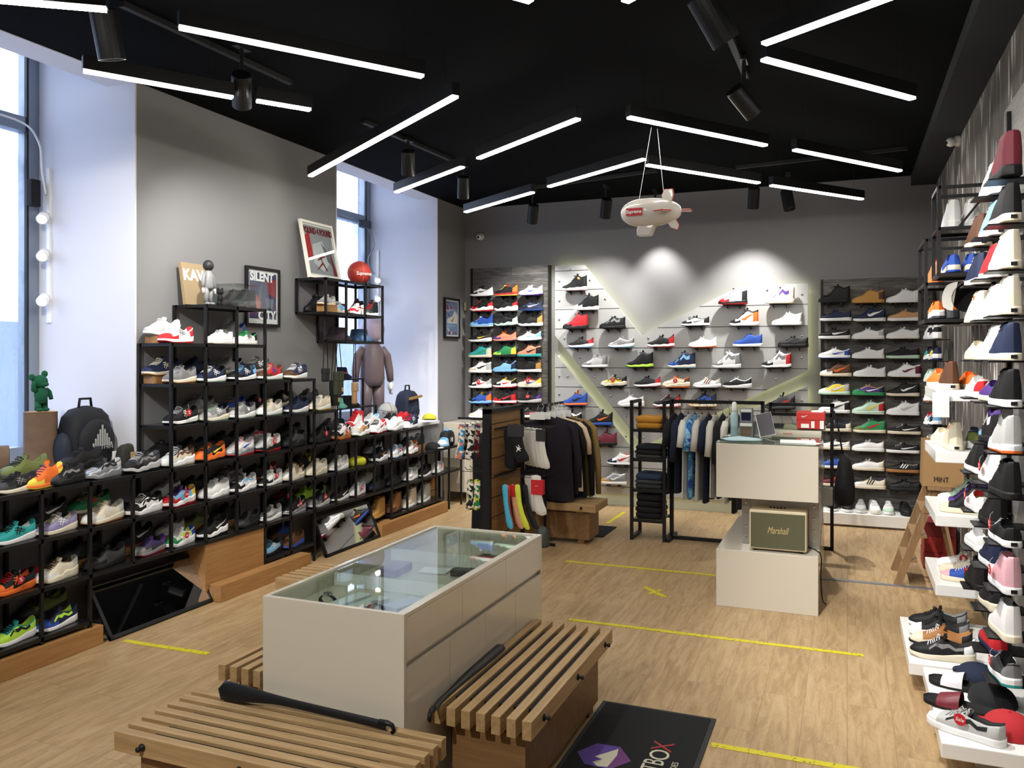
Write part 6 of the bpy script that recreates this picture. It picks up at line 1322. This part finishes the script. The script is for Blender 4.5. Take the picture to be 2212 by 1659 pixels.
# toy airship
ac = P(1406, 459, Y=5.03); t = thing('toy_airship', 'white inflatable toy airship with red label hanging from two strings', 'toy', tuple(ac))
aw = mat('airship_white', '#d9d2c8', .22, coat=.4); Rx = Matrix.Rotation(math.radians(-14), 3, 'Z') @ Matrix.Rotation(math.radians(3), 3, 'Y')
def A(x, y, z): return ac + Rx @ Vector((x, y, z))
m = MB(); n = 26
prof = [(-.205 + .41 * i / 24, .088 * max(0, 1 - abs((i / 24 - .42) / (.42 if i < 10.1 else .58)) ** 2.3) ** .5) for i in range(25)]
m.grid(lambda j, i: A(prof[i][0], prof[i][1] * math.cos(2 * PI * j / n), prof[i][1] * math.sin(2 * PI * j / n)), n, 25, closeu=True); m.f = [tuple(reversed(f)) for f in m.f]; m.build('hull', aw, t, True)
def fin(nm, pts, nrm, red=True):
    mb = MB(); c = sum((Vector(p) for p in pts), Vector()) / len(pts); nv = Vector(nrm)
    mb.prism([A(*(Vector(p) - nv * .008)) for p in pts], Rx @ (nv * .016)); o = mb.build(nm, aw, t, bevel=.006)
    mb = MB(); k = [A(*p) for p in pts]; mb.tube(k[1:], .0035, 6); mb.build('red_edge', M_red, o)
fin('tail_fin', [(.075, 0, .065), (.07, 0, .10), (.085, 0, .135), (.14, 0, .135), (.15, 0, .10), (.135, 0, .05)], (0, 1, 0)); fin('tail_fin', [(.11, 0, -.06), (.14, 0, -.10), (.185, 0, -.115), (.195, 0, -.085), (.165, 0, -.04)], (0, 1, 0))
fin('tail_fin', [(.10, -.06, 0), (.07, -.11, -.01), (.10, -.15, -.015), (.15, -.14, -.01), (.16, -.045, 0)], (0, 0, 1)); fin('tail_fin', [(.13, .05, .01), (.15, .11, .02), (.21, .14, .02), (.22, .10, .02), (.18, .03, .01)], (0, 0, 1))
m = MB(); m.prism([A(-.075, -.022, -.07), A(.05, -.022, -.07), A(.03, -.022, -.095), A(.01, -.022, -.145), A(-.08, -.022, -.145), A(-.085, -.022, -.11)], Rx @ Vector((0, .044, 0))); m.build('gondola', aw, t, bevel=.008)
lb = MB(); lb.prism([A(-.125, -.0895, -.028), A(-.015, -.0925, -.028), A(-.015, -.0925, .018), A(-.125, -.0895, .018)], Rx @ Vector((0, .012, 0))); l_ = lb.build('red_label', M_red, t)
text('label_lettering', 'Supreme', .030, frame_M(A(-.07, -.0935, -.005), Rx @ Vector((1, -.03, 0)), Rx @ Vector((0, 0, 1))), M_txw, l_, shear=.2, sx=.98, bold=.0006)
for a, u in ((-.085, 1407), (.085, 1420)):
    pb_ = P(u, 262 if a < 0 else 265, Z=ZL + .07); MB().tube([A(a, 0, .085), (pb_.x, pb_.y, ZL + .03)], .0016, 6).build('string', M_txw, t); MB().tube([(pb_.x, pb_.y, ZL + .03), (pb_.x, pb_.y, ZC)], .0009, 6).build('ceiling_wire', M_black, t)
# cameras and alarm box
def camdome(c, d, lab):
    t = thing('security_camera', lab, 'camera', c); c = Vector(c); d = Vector(d).normalized(); M_ = Matrix.Translation(c) @ d.to_track_quat('Z', 'Y').to_matrix().to_4x4()
    MB().lathe([(.045, -.02), (.045, 0), (.03, .02), (.028, .03)], 20, 0, M_).build('mount', M_glossw, t, True); MB().ball(c + d * .045, .036, 18).build('camera_ball', M_glossw, t, True); MB().lathe([(.014, .079), (.012, .083), (.0005, .083)], 14, 0, M_).build('lens', M_blackr, t)
camdome((-4.06, YB - .02, 3.08), (.1, -1, -.2), 'white ball security camera high in the left back corner'); camdome((.775, 7.1, 3.345 - .05), (-1, -.4, -.2), 'white ball security camera high on the right wall')
tag(MB().box((-4.265, 8.93, 2.20), (-4.235, 8.975, 2.30)).build('alarm_sensor', mat('sensor_beige', '#b6ae98', .5), bevel=.006, base=(-4.25, 8.95, 2.2)), 'small beige sensor box in the left back corner', 'sensor')
# ================================================================ right wall
XW = XR
ML = dict(a='near the wall edge', b='', c='')
# grey slatted lining of the near right wall
t = thing('grey_wall_lining', 'grey plank lining with black uprights on the near right wall', 'wall lining', (XW - .02, 4.2, 0))
MB().box((XW - .025, 3.2, .1), (XW - .003, 5.05, 2.95)).build('lining_board', nodes_mat('grey_plank', wood_mat('#6f6d6a', '#908d89', 'y')), t)
for y in (3.86, 4.36, 4.86): MB().box((XW - .045, y - .02, .1), (XW - .025, y + .02, 2.9)).build('upright', M_black, t)
LVL = [2.40, 2.21, 2.016, 1.824, 1.633, 1.44, 1.246, 1.058, .861, .666, .469, .277]
NEAR = [('boot', 'mkmmkkkkT', '-', 0), ('canvas', 'kkkkkWWwk', 'h', 0), ('canvas', 'WWWWWWWww', 'h', 0), ('canvas', 'WWWWWWWnw', 'h', 0), ('canvas', 'nynkkWWyk', 'h', 0), ('canvas', 'kokkbwwkk', 'h', 0), ('high', 'GwGGGcoww', '-', 0), ('canvas', 'kkkkkkkbk', 'h', 0), ('vans', 'kwkkkwwww', 'h', '%'), ('canvas', 'PPPPPwwww', 'h', '%'), ('canvas', 'wwkwkWWkw', '-', 0), ('run', 'KKgKkwqkw', '-', '%')]
MIDC = [('canvas', 'wkkkkwwww', '-', 0), ('canvas', 'BwBBBwwew', 'h', 0), ('canvas', 'rkkWWwwrk', 'h', 0), ('canvas', 'wwwwrwwrw', '-', 0), ('canvas', 'wwwwwwwww', '-', 0), ('vans', 'pppppWWpW', '-', 0), ('high', 'kBkpkkkwp', 'o', 0), ('canvas', 'wwwwwwwrw', '-', '%'), ('canvas', 'kkkkkkkgk', '-', 0), ('canvas', 'nwnnnwwww', 'h', 0), ('run', 'kkkkkWWwk', '-', 0), ('vans', 'rnnrWnkwn', '-', 0)]
FAR = [None, ('canvas', 'TTTTTWWwT', 'h', 0), ('canvas', 'nwnnnwwnw', '-', 0), ('canvas', 'WWWWWWWow', '*h', 0), ('vans', 'WWWWWWWWW', '-', 0), ('court', 'wwrwwwwrw', '-', 0), None, ('canvas', 'kwkkkwwrw', '-', 0), ('vans', 'wwwrOwwrw', '-', '%'), ('vans', 'wwwwwwwpw', '-', 0), ('canvas', 'kkkkkkkkk', '-', 0), None]
bb = MB(); bb.box((-.02, -.075, -.008), (.10, .075, 0)); 
WN = ['top', 'second', 'third', 'fourth', 'fifth', 'sixth', 'seventh', 'eighth', 'ninth', 'tenth', 'eleventh', 'bottom']
def ledge(y0, y1, z, lab, grp, x0=.55):
    tag(MB().box((x0, y0, z - .009), (XW - .03, y1, z - .002)).build('shoe_ledge', M_black, base=(.66, (y0 + y1) / 2, z)), lab, 'shelf', grp)
for i, z in enumerate(LVL):
    for col, y, nm in ((NEAR, 4.05, 'nearest column'), (MIDC, 4.46, 'middle column'), (FAR, 4.85, 'farthest column')):
        s = col[i]
        if not s: continue
        shoe(s[0], s[1], (.625 + (.015 if nm[0] == 'm' else 0), y, z), 90 + 4, '%s right wall ledge, %s' % (WN[i], nm), 'shoes on the right wall ledges', s[2], s[3], .96)
        ledge(y - .085, y + .06, z, 'black ledge under the shoe at the %s level of the right wall, %s' % (WN[i], nm), 'black shoe ledges on the right wall')
# white shelves
def wshelf(x0, y0, y1, z, th, lab, leg=None):
    t = thing('white_shelf', lab, 'shelf', (x0 + .15, (y0 + y1) / 2, z - th)); MB().box((x0, y0, z - th), (XW - .003, y1, z)).build('shelf_board', M_glossw, t, bevel=.004)
    if leg: MB().box((x0 + .14, y0 + .16, 0), (XW - .05, y1 - .1, z - th)).build('support_block', M_white, t)
WZ = []
for v0, nm in ((842, 'highest'), (975, 'second'), (1112, 'third'), (1262, 'fourth')):
    p = P(2021, v0, Y=5.12); WZ.append(p.z); wshelf(p.x, 5.12, 5.80, p.z, .062, '%s of the four thick white shelves on the right wall' % nm)
X0 = P(2021, 842, Y=5.12).x
wshelf(.283, 4.50, 5.28, .14, .06, 'low white platform carrying black sneakers by the right wall', True)
wshelf(.34, 3.60, 4.455, .145, .06, 'nearest low white platform with slides and red cap', True)
WG = 'shoes on the thick white shelves'
def ws(u, Y, lvl, key, c, yaw, lab, lg='-', tg=0, sc=.96, ts=1, grp=WG):
    x = P(u, 900, Y=Y).x; shoe(key, c, (x, Y, lvl + .001), yaw, lab, grp, lg, tg, sc, tagside=ts)
ws(2050, 5.32, WZ[0], 'canvas', 'TTTTTWWwT', 92, 'near edge of the highest white shelf', 'h'); ws(2028, 5.60, WZ[0], 'court', 'ooooWWWoo', 100, 'behind the brown one, highest white shelf'); ws(2092, 5.36, WZ[0], 'vans', 'oooooWWoo', 95, 'beside the brown one, highest white shelf')
riser(.72, 5.25, WZ[0], .12, .05)
ws(2058, 5.32, WZ[1], 'canvas', 'WWWWWWWow', 92, 'with rainbow edge, second white shelf', '*h'); ws(2034, 5.58, WZ[1], 'vans', 'WWWWWWWGW', 95, 'behind the cream one, second white shelf'); ws(2105, 5.42, WZ[1], 'run', 'nkOnWwwrW', 80, 'on the block, second white shelf', '-', '%')
ws(2090, 5.24, WZ[2], 'canvas', 'kWkkkWWwk', 168, 'nearest on the third white shelf'); ws(2088, 5.40, WZ[2], 'canvas', 'pwppkwwwk', 168, 'middle on the third white shelf'); ws(2082, 5.56, WZ[2], 'canvas', 'EwEEEwwwE', 168, 'farthest on the third white shelf')
ws(2092, 5.24, WZ[3], 'vans', 'bPggWWWew', 168, 'nearest on the fourth white shelf', '-', '%'); ws(2088, 5.40, WZ[3], 'vans', 'WWWWWWWww', 168, 'middle on the fourth white shelf'); ws(2082, 5.56, WZ[3], 'vans', 'wwywwwwyw', 168, 'farthest on the fourth white shelf', '-', '%')
G1 = 'shoes on the low white platforms'
ws(2035, 4.62, .14, 'run', 'kkwkkWWgw', 176, 'nearest on the low white platform', 'o', 0, 1.0, grp=G1); ws(2032, 4.79, .14, 'run', 'uWkuukwkw', 176, 'second on the low white platform', '-', 0, 1.0, grp=G1); ws(2028, 4.96, .14, 'run', 'kwgkkwwgk', 176, 'third on the low white platform', '-', 0, 1.0, grp=G1); ws(2025, 5.13, .14, 'run', 'kkgkgwwgk', 176, 'farthest on the low white platform', '-', 0, 1.0, grp=G1)
ws(2086, 3.72, .145, 'vans', 'GwkGkwwkG', 150, 'with black side bar, beside the red cap', 'o', 'S', 1.0, grp=G1)
def slide(c, yaw, lab, col):
    t = thing('slide_sandal', lab, 'sandal', c, 'slide sandals on the near low platform'); t.rotation_euler = (0, 0, math.radians(yaw)); m = MB(); n = 24
    def fn(i, j):
        s = i / (n - 1); w = halfw(s) * SL * 1.05; z = [0, .004, .022, .026, .018, .018][j]; yy = [0, 1, 1, .9, .8, 0][j] * w; return (XY(s), yy, z)
    m.grid(fn, n, 6); m.grid(lambda i, j: (fn(i, j)[0], -fn(i, j)[1], fn(i, j)[2]), n, 6); k = (n - 1) * 5; m.f[k:] = [tuple(reversed(f)) for f in m.f[k:]]; o = m.build('footbed', M_blackr, None, True); o.parent = t
    m = MB(); 
    def st_(i, j, off=0):
        s = .22 + .30 * i / 7; a = PI * j / 12; w = halfw(s) * SL * 1.08 + off; hh = (.035 + .028 * i / 7) + off; return (XY(s), w * math.cos(a), .012 + hh * math.sin(a) ** .8)
    m.grid(lambda i, j: st_(i, j), 8, 13); m.grid(lambda i, j: st_(i, j, -.005), 8, 13); m.f[84:] = [tuple(reversed(f)) for f in m.f[84:]]; o = m.build('strap', col, None, True); o.parent = t
slide((P(2085, 1500, Z=.146).x + .0, 4.22, .146), 160, 'black slide sandal with white strap on the near low platform', mat('strap_white', '#dcdade', .4)); slide((P(2078, 1545, Z=.146).x, 3.97, .146), 160, 'black slide sandal with burgundy strap on the near low platform', mat('strap_burgundy', '#6d1f2b', .4))
pw = mat('patch_bone', '#c9c4b4', .7)
cap((.60, 3.80, .147), .19, 100, 'red cap with round patch on the near low platform', '#b0252c', pw); cap((.585, 4.10, .147), .19, 100, 'black cap with round patch behind the red cap', '#17181b', pw); cap((.56, 4.36, .147), .18, 100, 'navy cap with round patch, farthest on the near low platform', '#182139', pw)
tag(MB().box((.437, 5.095, 1.315), (.52, 5.10, 1.452)).build('paper_notice', M_paper, None, base=(.48, 5.1, 1.315)), 'white paper notice hanging under the highest white shelf', 'paper')
# black frame units high on the right wall
def cageR(lab, x0, y0, y1, zs, brace=False):
    t = thing('wall_frame_unit', lab, 'shelf', (XW - .17, (y0 + y1) / 2, zs[0]), 'black frame units high on the right wall')
    for x in (x0, XW - .014):
        for y in (y0, y1): MB().box((x - .009, y - .009, zs[0]), (x + .009, y + .009, zs[-1])).build('post', M_black, t)
    for z in zs:
        m = MB(); m.box((x0, y0 - .009, z - .018), (XW - .006, y0 + .009, z)); m.box((x0, y1 - .009, z - .018), (XW - .006, y1 + .009, z)); m.box((x0 - .009, y0, z - .018), (x0 + .009, y1, z)); m.build('frame_rail', M_black, t)
    for z in zs[:-1]: MB().box((x0 + .009, y0 + .009, z - .008), (XW - .006, y1 - .009, z - .001)).build('shelf_board', M_shelf, t)
    if brace: MB().bar((x0 + .10, y0 - .004, zs[-2]), (XW - .05, y0 - .004, zs[-1] + .02), .012).build('diagonal_brace', M_black, t)
pa = P(2028, 402, Y=5.06); zb = P(2028, 590, Y=5.06).z; zm = P(2028, 491, Y=5.06).z
cageR('upper black frame unit with white high tops and blue backed shoes', pa.x, 5.06, 5.36, [zb, zm, pa.z], True)
p2 = P(1999, 518, Y=5.5); cageR('lower farther black frame unit holding orange strapped shoes', p2.x, 5.46, 5.92, [P(1999, 690, Y=5.5).z, P(1999, 612, Y=5.5).z, p2.z])
RG = 'shoes in the frame units of the right wall'
def wr(u, Y, z, key, c, yaw, lab, lg='-', sc=.9): x = P(u, 500, Y=Y).x; shoe(key, c, (x, Y, z + .001), yaw, lab, RG, lg, 0, sc)
wr(2054, 5.22, zm, 'high', 'wwwwwwwww', 92, 'left one of the upper frame unit top'); wr(2094, 5.22, zm, 'high', 'wwwwwwwGw', 92, 'right one of the upper frame unit top')
wr(2054, 5.22, zb, 'run', 'bWbbbWbKb', 92, 'left one of the upper frame unit bottom'); wr(2094, 5.22, zb, 'run', 'bWbbbWbgb', 92, 'right one of the upper frame unit bottom')
z_ = P(1999, 690, Y=5.5).z
wr(2022, 5.66, z_, 'max', 'oyooKwKKy', 92, 'left one of the farther frame unit bottom'); wr(2052, 5.66, z_, 'max', 'KyooKKKKo', 92, 'right one of the farther frame unit bottom'); wr(2020, 5.70, P(1999, 612, Y=5.5).z, 'foam', 'uouoookoo', 92, 'in the farther frame unit top')
t = cap((.615, 5.0, 1.97), .18, 200, 'white and black cap hanging below the upper frame unit', '#19191b', None, col2='#dddbd8', pitch=70)
# heels further along the right wall
FRW = [(733, 'max', 'wkkwwwwkk'), (779, 'max', 'qynkkwnyb'), (825, 'run', 'EEwEEWEWE'), (868, 'max', 'wkwWuwukk'), (918, 'run', 'wkBrwwkwk'), (966, 'run', 'wGwGwwGGw'), (1010, 'run', 'kkkkkkkkw')]
for i, (v, key, c) in enumerate(FRW):
    for j, (Y, x) in enumerate(((7.9, .66), (7.55, .67))):
        p = P(2000, v, Y=Y); c2 = c if j == 0 else c[1] + c[0] + c[2:]
        shoe(key, c2, (x, Y + .0, p.z), 92, 'level %s on the far right wall, %s' % (NUM[i], 'farther' if j == 0 else 'nearer'), 'shoes on the far right wall', '-', 0, .9)
        ledge(Y - .10, Y + .10, p.z, 'black ledge under a shoe on the far right wall', 'black ledges on the far right wall', .60)
# ladder, bag, boxes
t = thing('step_ladder', 'wooden step ladder leaning by the right wall, partly behind white shelves', 'ladder', (.5, 6.9, 0)); lw = nodes_mat('ladder_wood', wood_mat('#7b5f41', '#9b7b57', 'z'))
for y in (6.55, 7.0): MB().bar((.335, y, 0), (.575, y + .02, .70), .022, .05).build('front_rail', lw, t)
for y in (6.58, 6.97): MB().bar((.74, y, 0), (.60, y, .70), .02, .04).build('rear_rail', lw, t)
for k in range(3):
    z = .18 + .18 * k; x = .335 + .24 * z / .70; MB().box((x - .03, 6.55, z - .009), (x + .07, 7.02, z + .009)).build('tread', lw, t)
MB().box((.53, 6.53, .70), (.68, 7.04, .722)).build('top_board', lw, t)
t = thing('paper_bag', 'brown paper bag with black lettering on the ladder top', 'bag', (.60, 6.62, .722)); bm_ = mat('kraft', '#a07e54', .85, bump=.3, bscale=30)
bx0 = P(1992, 1000, Y=6.56).x; m = MB()
m.add([(bx0, 6.56, .7235), (.76, 6.56, .7235), (.76, 6.78, .7235), (bx0, 6.78, .7235), (bx0 + .01, 6.555, 1.05), (.765, 6.555, 1.05), (.765, 6.79, 1.05), (bx0 + .01, 6.79, 1.05)], [(0, 3, 2, 1), (0, 1, 5, 4), (1, 2, 6, 5), (2, 3, 7, 6), (3, 0, 4, 7)]); m.build('bag_sides', bm_, t)
text('bag_lettering', 'MINT', .05, frame_M((bx0 + .12, 6.553, .775), (1, 0, 0), (0, 0, 1)), M_txk, t, sx=.8)
for i, (x, y, z, s_) in enumerate(((.66, 7.28, 0, .13), (.665, 7.28, .131, .12), (.66, 7.28, .252, .11))): tag(MB().box((x - .11, y - .14, z + .001), (x + .11, y + .14, z + s_)).build('storage_box', mat('carton_red_%d' % i, ['#8e2424', '#9c2a2a', '#7b1f26'][i], .5), bevel=.002, base=(x, y, z)), ['red carton on the floor behind the ladder', 'red carton in the middle of the stack behind the ladder', 'dark red carton topping the stack behind the ladder'][i], 'box', 'red cartons behind the ladder')
# blue box front: pale grey shelf bracket seen above the highest white shelf
tag(MB().box((.60, 6.0, 1.86), (XW - .004, 6.5, 1.90)).build('grey_shelf', mat('shelf_grey', '#9c9c9a', .5), bevel=.003, base=(.7, 6.2, 1.86)), 'small grey shelf on the feather wallpaper behind the white shelves', 'shelf')
